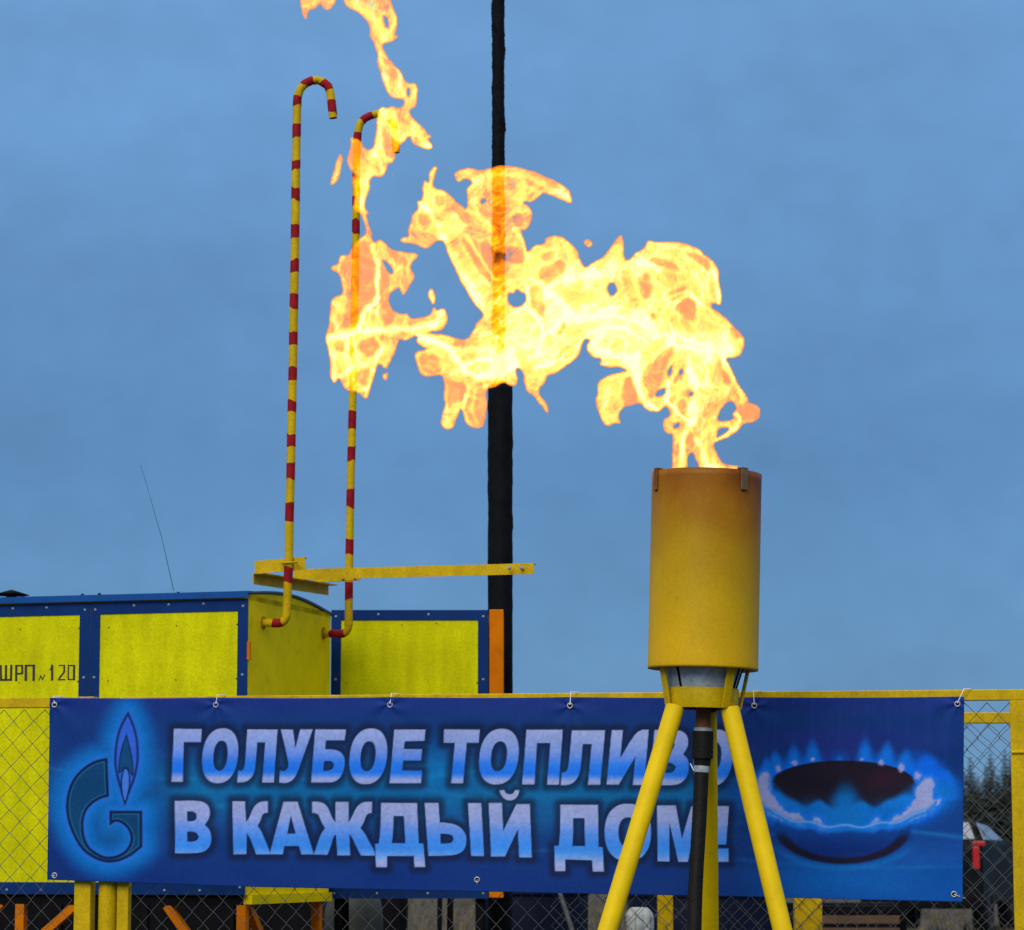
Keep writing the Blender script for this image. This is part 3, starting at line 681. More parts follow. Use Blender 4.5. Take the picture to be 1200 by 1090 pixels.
for (gx, gy) in grom_t + [(a, b) for a, b, _ in grom_b]:
    c = bpt(gx, gy, wav(gx, gy) + 0.002)
    m_ = MB(); m_.lathe(c, fn, [(0.0085, 0.0), (0.0145, 0.0), (0.0152, 0.002), (0.0135, 0.004), (0.010, 0.004), (0.0085, 0.002)], 20, closed=True)
    gobj = m_.build('grommet', M['grommet'], root)
    m_ = MB(); m_.lathe(c - fn * 0.001, fn, [(0.0001, 0.0008), (0.0086, 0.0008)], 16); m_.build('grommet_hole', M['dark'], root, parent=gobj)
for (gx, gy), dx in zip(grom_t, (-1, 2, 2, 1, -1, 8)):
    c = bpt(gx, gy - 1, wav(gx, gy) + 0.006); ztop = zr
    e1 = bpt(gx + dx, gy - 11 + (0 if dx < 8 else -3), 0.0); e1.z = ztop + 0.003
    back = e1 - fn * 0.06
    m_ = MB(); m_.tube([c, e1 * 0.35 + c * 0.65 + fn * 0.002, e1 + fn * 0.004, e1 + fn * -0.02 + fd * 0.03, back + fd * 0.035, back + fd * 0.03 - Vector((0, 0, 0.05))], 0.0022, 6); m_.build('tie', M['tie'], root)
for gx, gy, ee in grom_b:
    c = bpt(gx, gy, wav(gx, gy) + 0.006); e1 = bpt(ee[0], ee[1], -0.03)
    m_ = MB(); m_.tube([c, (c + e1) / 2 + fn * 0.02, e1 - fn * 0.03], 0.0022, 6); m_.build('tie', M['tie'], root)

# ------------------------------------------------------------------ cabinets
zc = P(290, 697, 16.5).z                    # top of the front wall of the big cabinet
zcb = P(290, 1049, 16.5).z
CBp = P(290, 900, 16.5); CAp = P(0, 900, 16.92)
C1 = Plane(CAp, CBp); cd, cn1 = C1.dir, C1.n; cin = -cn1          # cin: into the cabinet
def c1(px, py, off=0.0): return C1.at(px, py, off)
cr = Vector((CBp.x, CBp.y, 0))             # front right corner (plan)
DEP = 1.33; LEN = 3.1
def c1p(u, v, z): return cr + cd * u + cin * v + Vector((0, 0, z))      # u along the front (negative = left), v inward
def zrow(py): return P(290, py, 16.5).z
def ucol(px):                               # u of an image column on the front plane, at mid height
    p = C1.at(px, 850); return (p - CBp).xy.dot(cd.xy)
root = thing('gas_cabinet', 'large yellow gas cabinet with blue trimmed doors and hand lettering, on orange legs at left', 'cabinet', c1p(-LEN / 2, DEP / 2, 0))
m_ = MB(); m_.box(c1p(-LEN / 2, DEP / 2, (zc + zcb) / 2), cd * (LEN / 2), cin * (DEP / 2 - 0.001), Vector((0, 0, (zc - zcb) / 2)))
m_.build('body', M['panel_side'], root)
# arched roof: gable piece + curved sheet with a small overhang
def arch(v): t_ = v / DEP; return 0.048 * math.sin(math.pi * min(max(t_, 0), 1)) - 0.02 * t_
m_ = MB(); NS = 16
top = [(DEP * i / NS, zc + 0.001 + arch(DEP * i / NS)) for i in range(NS + 1)]
vs = [c1p(0, v, z) for v, z in top] + [c1p(0, v, zc - 0.03) for v, z in top] + [c1p(-LEN, v, z) for v, z in top] + [c1p(-LEN, v, zc - 0.03) for v, z in top]
k = NS + 1; fs = []
for i in range(NS):
    fs += [(i, i + 1, k + i + 1, k + i), (2 * k + i, 3 * k + i, 3 * k + i + 1, 2 * k + i + 1)]
m_.add(vs, fs); m_.build_each('gable', M['panel_side'], root)
m_ = MB(); ov = 0.035
prof = [(-ov + (DEP + 2 * ov) * i / 20) for i in range(21)]
vs = []
for uu in (0.012, -LEN - 0.03):
    for v in prof: vs.append(c1p(uu, v, zc + 0.006 + arch(v)))
    for v in prof: vs.append(c1p(uu, v, zc + 0.018 + arch(v)))
n_ = len(prof); fs = []
for i in range(n_ - 1):
    fs += [(i, i + 1, 2 * n_ + i + 1, 2 * n_ + i), (n_ + i, 3 * n_ + i, 3 * n_ + i + 1, n_ + i + 1), (i, n_ + i, n_ + i + 1, i + 1), (2 * n_ + i, 2 * n_ + i + 1, 3 * n_ + i + 1, 3 * n_ + i)]
fs += [(0, 2 * n_, 3 * n_, n_), (n_ - 1, 2 * n_ - 1, 4 * n_ - 1, 3 * n_ - 1)]
m_.add(vs, fs); roof = m_.build('roof', M['roofgrey'], root)
m_ = MB(); m_.box(c1p(-LEN / 2 - 0.01, -ov - 0.004, zc + 0.0), cd * (LEN / 2 + 0.02), cin * 0.003, Vector((0, 0, 0.018))); m_.build('eaves_lip', mat('bright_blue_lip', (0.004, 0.07, 0.30), 0.5, spec=0.15), root, parent=roof)
vp = c1(-8, 690); m_ = MB(); vb = c1p(ucol(-13), 0.25, zc)
m_.tube([vb, vb + Vector((0, 0, 0.062))], 0.03, 12); m_.lathe(vb + Vector((0, 0, 0.062)), (0, 0, 1), [(0.001, 0.012), (0.03, 0.008), (0.105, -0.006), (0.03, 0.018), (0.001, 0.026)], 20)
m_.build('vent_cap', M['dark'], root, parent=roof)
m_ = MB()
for px_, h_ in ((22, 0.012), (92, 0.014), (112, 0.016), (205, 0.010)):
    p = c1p(ucol(px_), 0.02, zc + 0.02); m_.lathe(p, (0, 0, 1), [(0.011, 0), (0.009, h_ * 0.6), (0.0001, h_)], 8)
m_.build_each('roof_screw', M['dark'], root, parent=roof)
tw = 13.0 / F * 16.5                        # trim width
def rivet(mb, p, nn, r=0.0085): mb.lathe(p, nn, [(r, 0), (r * 0.85, 0.003), (0.0001, 0.0055)], 10); return mb
zt, zb = zc - 0.024, zcb + 0.001
def cab_door(u0, u1, letter=False):
    fz = 0.012
    m = MB(); m.box(c1p((u0 + u1) / 2, -fz / 2, (zt + zb) / 2), cd * ((u1 - u0) / 2 - 0.001), cin * (fz / 2 - 0.0005), Vector((0, 0, (zt - zb) / 2)))
    d_ = m.build('door', M['panel'], root)
    o_ = -fz - 0.0025; tk = 0.0025
    tt_ = 0.066; tb_ = 0.066
    for (ua, ub, za, zb2, nm) in ((u0 + 0.001, u0 + tw, zb, zt, 'stile'), (u1 - tw, u1 - 0.001, zb, zt, 'stile'), (u0 + tw, u1 - tw, zt - tt_, zt, 'rail'), (u0 + tw, u1 - tw, zb, zb + tb_, 'rail')):
        m = MB(); m.box(c1p((ua + ub) / 2, o_, (za + zb2) / 2), cd * ((ub - ua) / 2), cin * tk, Vector((0, 0, (zb2 - za) / 2))); m.build('door_trim', M['blue'], root, parent=d_)
    m = MB(); yo = -fz - 0.005
    L_ = u1 - u0
    for uu in (u0 + tw * 0.5, u1 - tw * 0.5):
        for zz in (zt - 0.04, zt - 0.42, zt - 0.83, zt - 1.25, zb + 0.04): rivet(m, c1p(uu, yo, zz), cn1)
    for fr in (0.28, 0.5, 0.72):
        for zz in (zt - 0.022, zb + 0.022): rivet(m, c1p(u0 + L_ * fr, yo, zz), cn1)
    m.build_each('rivet', M['rivet'], root, parent=d_)
    m = MB()
    for zz in (zt - 0.13, zt - 0.43):
        for fr in (0.12, 0.55, 0.93): rivet(m, c1p(u0 + L_ * fr, -fz, zz - 0.01), cn1, 0.004)
    m.build_each('screw', M['ink'], root, parent=d_)
    return d_
u_r = 0.0; u_m = ucol(104.5); u_l = 2 * u_m - u_r
d1 = cab_door(u_m + 0.001, u_r); d2 = cab_door(u_l, u_m - 0.001); d3 = cab_door(u_l - (u_r - u_m), u_l - 0.006)
# orange hinge at the right edge of the first door
m_ = MB(); hp0 = c1(291.8, 752, 0.018); m_.tube([hp0, hp0 - Vector((0, 0, 0.10))], 0.011, 10); m_.build('hinge', M['orange'], root, parent=d1)
# hand lettering (crop coordinates / 6.817, origin 0,670)
m_ = MB()
def stroke(x0, y0, x1, y1, wd, ox=0, oy=670, s=6.817):
    a = Vector((ox + x0 / s, oy + y0 / s)); b_ = Vector((ox + x1 / s, oy + y1 / s)); d_ = (b_ - a)
    if d_.length < 1e-6: return
    d_.normalize(); q = Vector((-d_.y, d_.x)) * wd / s / 2
    cs = [a - q, b_ - q, b_ + q, a + q]
    lo = [c1(c.x, c.y, 0.0122) for c in cs]; hi = [c1(c.x, c.y, 0.0134) for c in cs]
    m_.hexa(lo + hi)
for st in ((4, 745, 8, 872, 18), (48, 745, 46, 872, 18), (90, 743, 87, 872, 18), (-2, 864, 96, 864, 15),
           (130, 745, 128, 874, 18), (120, 750, 180, 750, 12), (177, 748, 177, 812, 16), (135, 814, 182, 814, 13),
           (207, 745, 205, 872, 20), (197, 750, 278, 748, 13), (270, 745, 268, 872, 20),
           (310, 868, 326, 830, 7), (324, 828, 340, 864, 9), (338, 866, 358, 820, 7), 
           (416, 742, 416, 868, 18), (398, 785, 414, 768, 10), 
           (468, 750, 520, 747, 8), (513, 747, 512, 800, 14), (514, 798, 470, 856, 13), (462, 862, 522, 862, 10),
           (546, 745, 544, 864, 10), (592, 745, 590, 864, 18), (540, 749, 600, 748, 9), (540, 860, 600, 862, 9)):
    stroke(*st)
m_.build('lettering', M['ink'], root, parent=d2)
# bottom trim and legs
m_ = MB(); m_.bar(c1p(0.10, 0.6, zcb - 0.0), c1p(0.10, 0.6, zcb - 0.0) + cd * 0.001, 0.01, 0.01)
legs = [(-0.03, 0.03), (-0.03, DEP - 0.12), (ucol(27), 0.03), (ucol(27), DEP - 0.05), (-2.5, 0.03), (-2.5, DEP - 0.05)]
m_ = MB(); m_.bar(c1p(0.003, 0.02, zcb - 0.026), c1p(0.003, DEP - 0.02, zcb - 0.026), 0.05, 0.05); m_.build('base_rail', M['panel_side'], root)
m_ = MB(); m_.bar(c1p(-LEN, 0.03, zcb - 0.03), c1p(-0.03, 0.03, zcb - 0.03), 0.05, 0.055); m_.build('base_rail', M['dark'], root)
for (u, v) in legs:
    m_ = MB(); m_.bar(c1p(u, v, 0), c1p(u, v, zcb - 0.055), 0.052, 0.052, up=cd); m_.build('leg', M['orange'], root)
for (a, b) in (((-0.06, 0.03), (-0.75, 0.03)), ((-0.42, 0.025), (-0.02, 0.025)), ((-1.0, 0.03), (-1.22, 0.03))):
    pass
def brace(p, q):
    m = MB(); m.bar(p, q, 0.045, 0.045); m.build('brace', M['orange'], root)
brace(c1p(ucol(197), 0.03, zcb - 0.06), c1p(ucol(330), 0.03, 0.45))
brace(c1p(ucol(92), 0.03, zcb - 0.055), c1p(ucol(-75), 0.03, 0.6))
brace(c1p(ucol(4), 0.03, zcb - 0.05), c1p(ucol(-60), 0.03, zcb - 0.4))
brace(c1p(-0.03, 0.10, zcb - 0.06), c1p(-0.03, DEP * 0.78, 0.5))

# second cabinet
Y3 = 18.02
def c2(px, z, off=0.0): return Vector(((px - 600) / F * Y3 * 1.0 / (math.cos(TH)) * (1.0), Y3 - off, z))
def xz(px, py, Y): return P(px, py, Y)
a_ = xz(388.5, 715, Y3); b_ = xz(572, 1053, Y3); X0, X1, Z1, Z0 = a_.x, xz(572, 880, Y3).x, a_.z, b_.z
root2 = thing('gas_cabinet', 'smaller yellow gas cabinet with blue trim and orange right edge before the black pole', 'cabinet', ((X0 + X1) / 2, Y3 + 0.45, 0))
root = root2
m_ = MB(); m_.box(((X0 + X1) / 2, Y3 + 0.45, (Z0 + Z1) / 2), ((X1 - X0) / 2 - 0.002, 0, 0), (0, 0.435, 0), (0, 0, (Z1 - Z0) / 2 - 0.002)); m_.build('body', M['panel_side'], root2)
m_ = MB(); m_.box(((X0 + X1) / 2, Y3 + 0.005, (Z0 + Z1) / 2), ((X1 - X0) / 2, 0, 0), (0, 0.007, 0), (0, 0, (Z1 - Z0) / 2)); dd2 = m_.build('door', M['panel'], root2)
tW = 0.062
for (xa, xb, za, zb2) in ((X0, X0 + tW * 0.95, Z0, Z1), (X1 - tW, X1, Z0, Z1), (X0 + tW * 0.95, X1 - tW, Z1 - tW, Z1), (X0 + tW * 0.95, X1 - tW, Z0, Z0 + tW)):
    m_ = MB(); m_.box(((xa + xb) / 2, Y3 - 0.005, (za + zb2) / 2), ((xb - xa) / 2, 0, 0), (0, 0.0025, 0), (0, 0, (zb2 - za) / 2)); m_.build('door_trim', M['blue'], root2, parent=dd2)
m_ = MB()
for xx in (X0 + 0.028, X1 - 0.03):
    for zz in (Z1 - 0.04, Z1 - 0.42, Z1 - 0.85, Z0 + 0.03): rivet(m_, Vector((xx, Y3 - 0.008, zz)), Vector((0, -1, 0)))
for fr in (0.3, 0.62):
    for zz in (Z1 - 0.028, Z0 + 0.03): rivet(m_, Vector((X0 + (X1 - X0) * fr, Y3 - 0.008, zz)), Vector((0, -1, 0)))
m_.build_each('rivet', M['rivet'], root2, parent=dd2)
m_ = MB()
for fr, zz in ((0.45, Z1 - 0.09), (0.67, Z1 - 0.08), (0.1, Z1 - 0.44), (0.93, Z1 - 0.44)): rivet(m_, Vector((X0 + (X1 - X0) * fr, Y3 - 0.003, zz)), Vector((0, -1, 0)), 0.004)
m_.build_each('screw', M['ink'], root2, parent=dd2)
xo0, xo1 = xz(573.2, 880, Y3).x, xz(590, 880, Y3).x
m_ = MB(); m_.box(((xo0 + xo1) / 2, Y3 + 0.44, (Z0 + Z1) / 2 + 0.004), ((xo1 - xo0) / 2, 0, 0), (0, 0.44, 0), (0, 0, (Z1 - Z0) / 2)); m_.build('side_panel', M['orange'], root2, bevel=0.004)
for xx in (X0 + 0.05, X1 - 0.05):
    for yy in (Y3 + 0.06, Y3 + 0.84):
        m_ = MB(); m_.bar((xx, yy, 0), (xx, yy, Z0 + 0.001), 0.045, 0.045, up=(1, 0, 0)); m_.build('leg', M['dark'], root2)

# ------------------------------------------------------------------ black pole: thick lower tube, thin wrapped mast above
YP = 19.25
pb = P(586, 1000, YP); px0 = pb.x
zs = P(586, 452, YP).z; ztop = P(584, -120, YP).z
root = thing('black_pole', 'tall black flue pole, thick below and thin with ragged wrapping above, behind the flame', 'pole', (px0, YP, 0))
def ragged_tube(zlist, cx_of, r_of, rough_of, seed, n=28):
    """a wrapped tube: overlapping torn turns of wrapping make its outline uneven"""
    rn = random.Random(seed); vs = []; fs = []
    ph = [rn.uniform(0, 6.28) for _ in range(6)]
    for z in zlist:
        ro = rough_of(z)
        for k in range(n):
            a = 2 * math.pi * k / n
            w_ = math.sin(z * 9 + 2 * a + ph[0]) * 0.5 + math.sin(z * 23 - 3 * a + ph[1]) * 0.45 + math.sin(z * 47 + 5 * a + ph[2]) * 0.35 + rn.uniform(-0.8, 0.8)
            lay = (z * 1.9 + a / (2 * math.pi)) % 1.0
            r_ = r_of(z) + ro * (0.5 * w_ + 0.9 * (lay < 0.12))
            vs.append((cx_of(z) + r_ * math.cos(a), YP + r_ * math.sin(a), z))
    m = len(zlist)
    for i in range(m - 1):
        for k in range(n): fs.append((i * n + k, i * n + (k + 1) % n, (i + 1) * n + (k + 1) % n, (i + 1) * n + k))
    fs += [tuple(range(n))[::-1], tuple(range((m - 1) * n, m * n))]
    mb = MB(); mb.add(vs, fs, True); return mb
zl = [zs * i / 160 for i in range(161)]
ragged_tube(zl, lambda z: px0, lambda z: 0.0805, lambda z: 0.0010 + 0.0028 * max(0, min(1, (z - zs * 0.66) / (zs * 0.15))), 3).build('lower_tube', M['black'], root)
xt_ = P(583.5, 100, YP).x
zl = [zs - 0.02 + (ztop - zs) * i / 260 for i in range(261)]
ragged_tube(zl, lambda z: px0 + (xt_ - px0) * (0.6 * min(1, (z - zs + 0.02) / 0.3) + 0.4 * (z - zs) / (ztop - zs)), lambda z: 0.0415, lambda z: 0.0058, 8, 22).build('upper_mast', M['black'], root)

# ------------------------------------------------------------------ striped vent pipes
def striped_pipe(root, path, r, bands, n=16):
    """path of points; bands = list of (s0, s1) arc lengths painted red, rest yellow: two meshes, butted end to end"""
    path = [Vector(p) for p in path]; L = [0]
    for i in range(1, len(path)): L.append(L[-1] + (path[i] - path[i - 1]).length)
    def pt(s):
        s = min(max(s, 0), L[-1])
        for i in range(1, len(L)):
            if s <= L[i] + 1e-9: return path[i - 1].lerp(path[i], (s - L[i - 1]) / max(1e-9, L[i] - L[i - 1]))
        return path[-1]
    ss = sorted(set([0.0] + L + list(np.arange(0, L[-1], 0.05)) + [L[-1]]))
    rr = random.Random(len(bands) + int(L[-1] * 1000))
    m = MB(); m.tube([pt(q) for q in ss], [r * (1 + rr.uniform(-0.02, 0.02)) for _ in ss], n); o = m.build('pipe', M['yellow'], root)
    for s0, s1 in bands:                       # hand painted bands: thin sleeves with uneven ends
        inner = [q for q in ss if s0 + 0.012 < q < s1 - 0.012]
        if len(inner) < 2: inner = [s0 + (s1 - s0) * f for f in (0.3, 0.7)]
        seq = [s0] + inner + [s1]; m = MB(); m.tube([pt(q) for q in seq], r * 1.045, n, caps=False)
        for end, q in ((0, s0), (len(seq) - 1, s1)):
            t_ = (pt(q + 0.01) - pt(q - 0.01)).normalized(); ph = rr.uniform(0, 6.28); am = rr.uniform(0.002, 0.011)
            for k in range(n):
                i = end * n + k; a_ = 2 * math.pi * k / n
                m.v[i] = tuple(Vector(m.v[i]) + t_ * (am * math.sin(a_ + ph) + 0.4 * am * math.sin(3 * a_ + ph * 2) + rr.uniform(-0.0015, 0.0015)))
        m.build('red_band', M['red'], root)
    return o
def vent(label, px_wall, py_wall, pxr, py_el, top_px, bend, tip, Yr, wallp, r, redlist, extra):
    root = thing('vent_pipe', label, 'pipe', wallp)
    rz = [(pxr, py_el)]
    pts = [wallp]
    elbow = P(pxr, py_el, Yr)
    hdir = (wallp - elbow); hdir.z = 0; hdir.normalize()
    for k in range(7):
        a = math.pi / 2 * k / 6; rr_ = 0.05
        pts.append(elbow + hdir * (rr_ * (1 - math.sin(a))) + Vector((0, 0, rr_ * (1 - math.cos(a)))))
    for (qx, qy) in bend: pts.append(P(qx, qy, Yr))
    pts.append(P(tip[0], tip[1], Yr))
    L = [0]
    for i in range(1, len(pts)): L.append(L[-1] + (Vector(pts[i]) - Vector(pts[i - 1])).length)
    def arc_of(qx, qy):      # arc length nearest to an image point
        t = P(qx, qy, Yr); best = (9e9, 0)
        for i in range(1, len(pts)):
            a, b_ = Vector(pts[i - 1]), Vector(pts[i]); d_ = b_ - a; u = max(0, min(1, (t - a).dot(d_) / d_.length_squared)); q = a + d_ * u
            if (q - t).length < best[0]: best = ((q - t).length, L[i - 1] + u * d_.length)
        return best[1]
    bands = sorted(tuple(sorted((arc_of(*p), arc_of(*q)))) for p, q in redlist)
    striped_pipe(root, pts, r, bands)
    e = (pts[-1] - pts[-2]).normalized()
    m = MB(); m.lathe(pts[-1] + e * 0.0005, e, [(0.0001, 0.0), (r * 0.78, 0.0)], 14, smooth=False); m.build('pipe_mouth', M['dark'], root)
    m = MB(); m.lathe(wallp - hdir * 0.001, -hdir, [(r * 1.02, 0.0), (r * 1.5, 0.0), (r * 1.5, 0.006), (r * 1.02, 0.006)], 18, closed=True); m.build('wall_flange', M['stain'], root)
    for (qa, qb) in extra:
        m = MB(); m.tube([P(*qa, Yr), P(*qb, Yr)], r * 1.12, 16); m.build('collar', M['yellow'], root)
    return root
cs1 = lambda px, off: None
wall1 = None
def side_point(px, py):          # a point on the right side wall of the large cabinet
    d = ray(px, py); o = Vector((0, 0, CAMZ)); nn = cd
    t = (c1p(0, 0, 0) - o).dot(nn) / d.dot(nn); return o + d * t
w1 = side_point(308, 730); y1 = (w1 + cd * 0.15).y
def interp_px(tab, py):
    for (x0, y0), (x1, y1_) in zip(tab[:-1], tab[1:]):
        if min(y0, y1_) <= py <= max(y0, y1_): return x0 + (x1 - x0) * (py - y0) / (y1_ - y0 + 1e-9)
    return tab[-1][0]
stem1 = [(336.5, 715), (338.5, 655), (339, 610), (340.5, 560), (341.5, 505), (343, 440), (344, 380), (345.5, 300), (346.5, 220), (347.5, 160), (348, 127)]
hook1 = [(348.5, 115), (351.5, 105), (357.5, 98), (365, 94.5), (372, 94), (379, 96.5), (384.5, 101), (387, 108), (388.5, 120)]
S1 = lambda y: (interp_px(stem1, y), y)
reds1 = [(S1(a), S1(b)) for a, b in ((665, 683), (588, 611), (542, 562), (508, 524), (470, 483), (431, 446), (388, 404), (345, 361), (306, 320), (263, 279), (220, 235), (187, 198), (146, 160), (112, 125))] \
      + [((355, 100), (368, 94)), ((378, 96), (386.5, 105)), ((388.3, 118), (389.8, 133))]
# the wall stub's red band
vr = vent('striped yellow and red vent pipe with a complete cane hook, left of the pair', 308, 730, 336, 730, 100, stem1[1:] + hook1, (390.5, 138.5), y1, w1, 0.0240,
     reds1 + [((318, 730), (331, 729))], [((338, 661), (338, 657))])
w2 = side_point(379, 742); y2_ = (w2 + cd * 0.13).y
stem2 = [(408.5, 730), (409, 680), (410, 620), (411, 560), (412.5, 505), (413.5, 450), (415, 400), (416, 340), (417, 270), (417.5, 210), (418, 180), (418.5, 165)]
hook2 = [(419.5, 154), (422, 145), (427, 139), (435, 135), (445, 133), (454, 136), (460, 143), (463, 155)]
S2 = lambda y: (interp_px(stem2, y), y)
reds2 = [(S2(a), S2(b)) for a, b in ((682, 703), (632, 650), (573, 595), (523, 541), (482, 503), (440, 455), (405, 420), (365, 380), (325, 341), (290, 302), (259, 273), (230, 240), (200, 212), (155, 166))] + [((424, 142), (437, 134.5)), ((452, 135), (459, 142)), ((463, 160), (463.8, 171))]
vent('striped yellow and red vent pipe with its hook inside the flame, right of the pair', 379, 742, 408.5, 743, 130, stem2[1:] + hook2, (464, 179), y2_, w2, 0.0232,
     reds2 + [((386, 743), (404, 742))], [((408.6, 733), (408.6, 729))])

# ------------------------------------------------------------------ yellow support frame of the vent pipes
yb0, yb1 = (y1 + y2_) / 2, (y1 + y2_) / 2 - 0.33
root = thing('pipe_support', 'yellow angle iron frame bracing the two striped vent pipes above the cabinets', 'bracket', P(420, 672, yb0))
A_ = P(344, 667, yb0); B_ = P(625.5, 660, yb1)
m_ = MB(); m_.angle(A_, B_, 0.062, 0.006, side=-1); beam = m_.build('beam', M['yellow'], root)
for qx in (597, 611.5):
    c = P(qx, 666, yb1 + 0.01) + Vector((0, -0.012, 0)); m_ = MB(); m_.lathe(c, (0, -1, 0), [(0.0001, 0.010), (0.006, 0.010), (0.010, 0.006), (0.0125, 0.0)], 6, smooth=False); m_.build('bolt', M['rivet'], root, parent=beam)
m_ = MB(); m_.angle(P(298, 657.5, y1 + 0.035), P(357, 652.5, y1 + 0.005), 0.072, 0.006, side=-1); m_.build('bracket', M['yellow'], root)
m_ = MB(); m_.tube([P(331, 659.5, y1 - 0.035), P(350, 658.5, y1 - 0.035)], 0.004, 8); m_.tube([P(331, 659.5, y1 - 0.035), P(331, 659.5, y1 + 0.03)], 0.004, 8); m_.tube([P(346.5, 658.7, y1 - 0.035), P(346.5, 658.7, y1 + 0.03)], 0.004, 8); m_.build('u_bolt', M['yellow'], root)
la = P(296, 671.5, y1 - 0.12); lb = P(384, 685.5, y2_ + 0.05)
m_ = MB(); m_.angle(la, lb, 0.062, 0.006, side=1); m_.build('cross_arm', M['yellow'], root)
m_ = MB(); m_.bar(P(367, 680, y2_ - 0.12), P(422, 677.5, y2_ - 0.14), 0.03, 0.026); sb = m_.build('bracket', M['yellow'], root)
for qx in (402, 416):
    m_ = MB(); c = P(qx, 679, y2_ - 0.158); m_.lathe(c, (0, -1, 0), [(0.0001, 0.012), (0.009, 0.012), (0.009, 0.0)], 8, smooth=False); m_.build('bolt', M['rust'], root, parent=sb)
# thin whip aerial above the cabinet
yw = c1p(ucol(203), 0.5, 0).y
m_ = MB(); m_.tube([P(203.5, 692, yw), P(190, 632, yw), P(165, 545, yw)], [0.0020, 0.0014, 0.0008], 6)
tag(m_.build('wire_aerial', M['dark']), 'thin dark wire rising leftward from the big cabinet roof against the sky', 'wire')

# ------------------------------------------------------------------ flare torch
YT = 13.4
top_c = P(828.3, 556, YT); bot_c = P(823.7, 785, YT)
axis = (top_c - bot_c); BH = axis.length; axis.normalize()
BR_ = 0.2475
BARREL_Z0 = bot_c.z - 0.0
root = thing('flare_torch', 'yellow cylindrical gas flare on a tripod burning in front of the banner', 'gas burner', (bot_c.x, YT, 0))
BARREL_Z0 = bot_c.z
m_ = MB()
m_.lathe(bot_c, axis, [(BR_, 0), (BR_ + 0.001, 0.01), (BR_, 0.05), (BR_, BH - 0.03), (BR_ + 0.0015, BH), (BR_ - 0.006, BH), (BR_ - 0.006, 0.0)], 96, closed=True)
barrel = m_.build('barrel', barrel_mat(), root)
# a vertical weld seam, and small bent lugs over the rim
u_ = Vector((1, 0, 0)) - axis * axis.x; u_.normalize(); v_ = axis.cross(u_)          # v_ points away from the camera
def tp(az, r, z): return bot_c + axis * z + (u_ * math.cos(az) + v_ * math.sin(az)) * r
def lug(az, wdt, hgt, mt):
    rdir = (u_ * math.cos(az) + v_ * math.sin(az)); td = (-u_ * math.sin(az) + v_ * math.cos(az))
    m = MB()
    m.box(tp(az, BR_ + 0.0055, BH - hgt / 2 + 0.004), td * wdt / 2, rdir * 0.004, axis * (hgt / 2))
    m.box(tp(az, BR_ - 0.006, BH + 0.0075), td * wdt / 2, rdir * 0.0155, axis * 0.0034)
    m.box(tp(az, BR_ - 0.0185, BH - 0.02), td * wdt / 2, rdir * 0.003, axis * 0.024)
    return m.build('rim_lug', mt, root, bevel=0.0025)
lug(R(308), 0.040, 0.095, M['lug']); lug(R(202), 0.034, 0.095, M['rust']); lug(R(80), 0.04, 0.09, M['lug'])
# burner pot seen through the slots
zr0 = P(824, 807, YT).z; zr1 = P(824, 831, YT).z
def ax_at(z): return bot_c + axis * ((z - bot_c.z) / axis.z)
h0 = (zr0 - bot_c.z) / axis.z; h1 = (zr1 - bot_c.z) / axis.z
RR = 0.162
m_ = MB(); m_.lathe(bot_c, axis, [(0.001, h1 + 0.012), (0.148, h1 + 0.013), (0.151, h0), (0.184, 0.015), (0.184, 0.05), (0.001, 0.05)], 48); m_.build('burner_pot', M['steel'], root)
m_ = MB()
for az in (R(228), R(318), R(330), R(344)):
    m_.bar(tp(az, 0.154, h0 - 0.002), tp(az, 0.186, 0.016), 0.010, 0.004, up=(u_ * math.cos(az) + v_ * math.sin(az)))
m_.build_each('pot_rib', M['dark'], root)
m_ = MB(); m_.lathe(bot_c, axis, [(BR_ - 0.007, 0.022), (BR_ - 0.007, 0.028), (0.186, 0.028), (0.186, 0.022)], 48, closed=True); m_.build('base_plate', M['dark'], root)
m_ = MB(); m_.lathe(bot_c, axis, [(RR, h1), (RR, h0), (RR - 0.006, h0), (RR - 0.006, h1)], 64, closed=True); ring = m_.build('ring', M['yellow'], root, bevel=0.0015)
m_ = MB(); m_.lathe(bot_c, axis, [(RR - 0.007, h1 + 0.004), (RR - 0.007, h1 + 0.010), (0.05, h1 + 0.010), (0.05, h1 + 0.004)], 48, closed=True); m_.build('bottom_plate', M['dark'], root)
for az in (R(205), R(304), R(8), R(95)):
    rd = (u_ * math.cos(az) + v_ * math.sin(az))
    m_ = MB(); m_.bar(tp(az, RR + 0.009, h1 + 0.002), tp(az, 0.206, 0.006), 0.042, 0.010, up=rd); m_.build('bracket', M['yellow'], root, bevel=0.002)
# legs
def leg(p_top, p_px, wid=0.0425):
    a = p_top; b_ = p_px
    d_ = (b_ - a).normalized(); k_ = (0 - a.z) / d_.z; foot = a + d_ * k_
    m = MB(); m.tube([a, foot], wid, 20); o = m.build('leg', M['yellow_leg'], root)
    m = MB(); m.lathe(foot + Vector((0, 0, 0.0)), (0, 0, 1), [(0.001, 0.012), (0.075, 0.012), (0.08, 0.0)], 20); m.build('foot_plate', M['yellow_leg'], root, parent=o)
leg(P(791, 829, 13.30), P(712, 1090, 13.02)); leg(P(855.5, 831, 13.30), P(917, 1090, 13.04)); leg(P(829, 832, 13.51), P(831.5, 1090, 13.95))
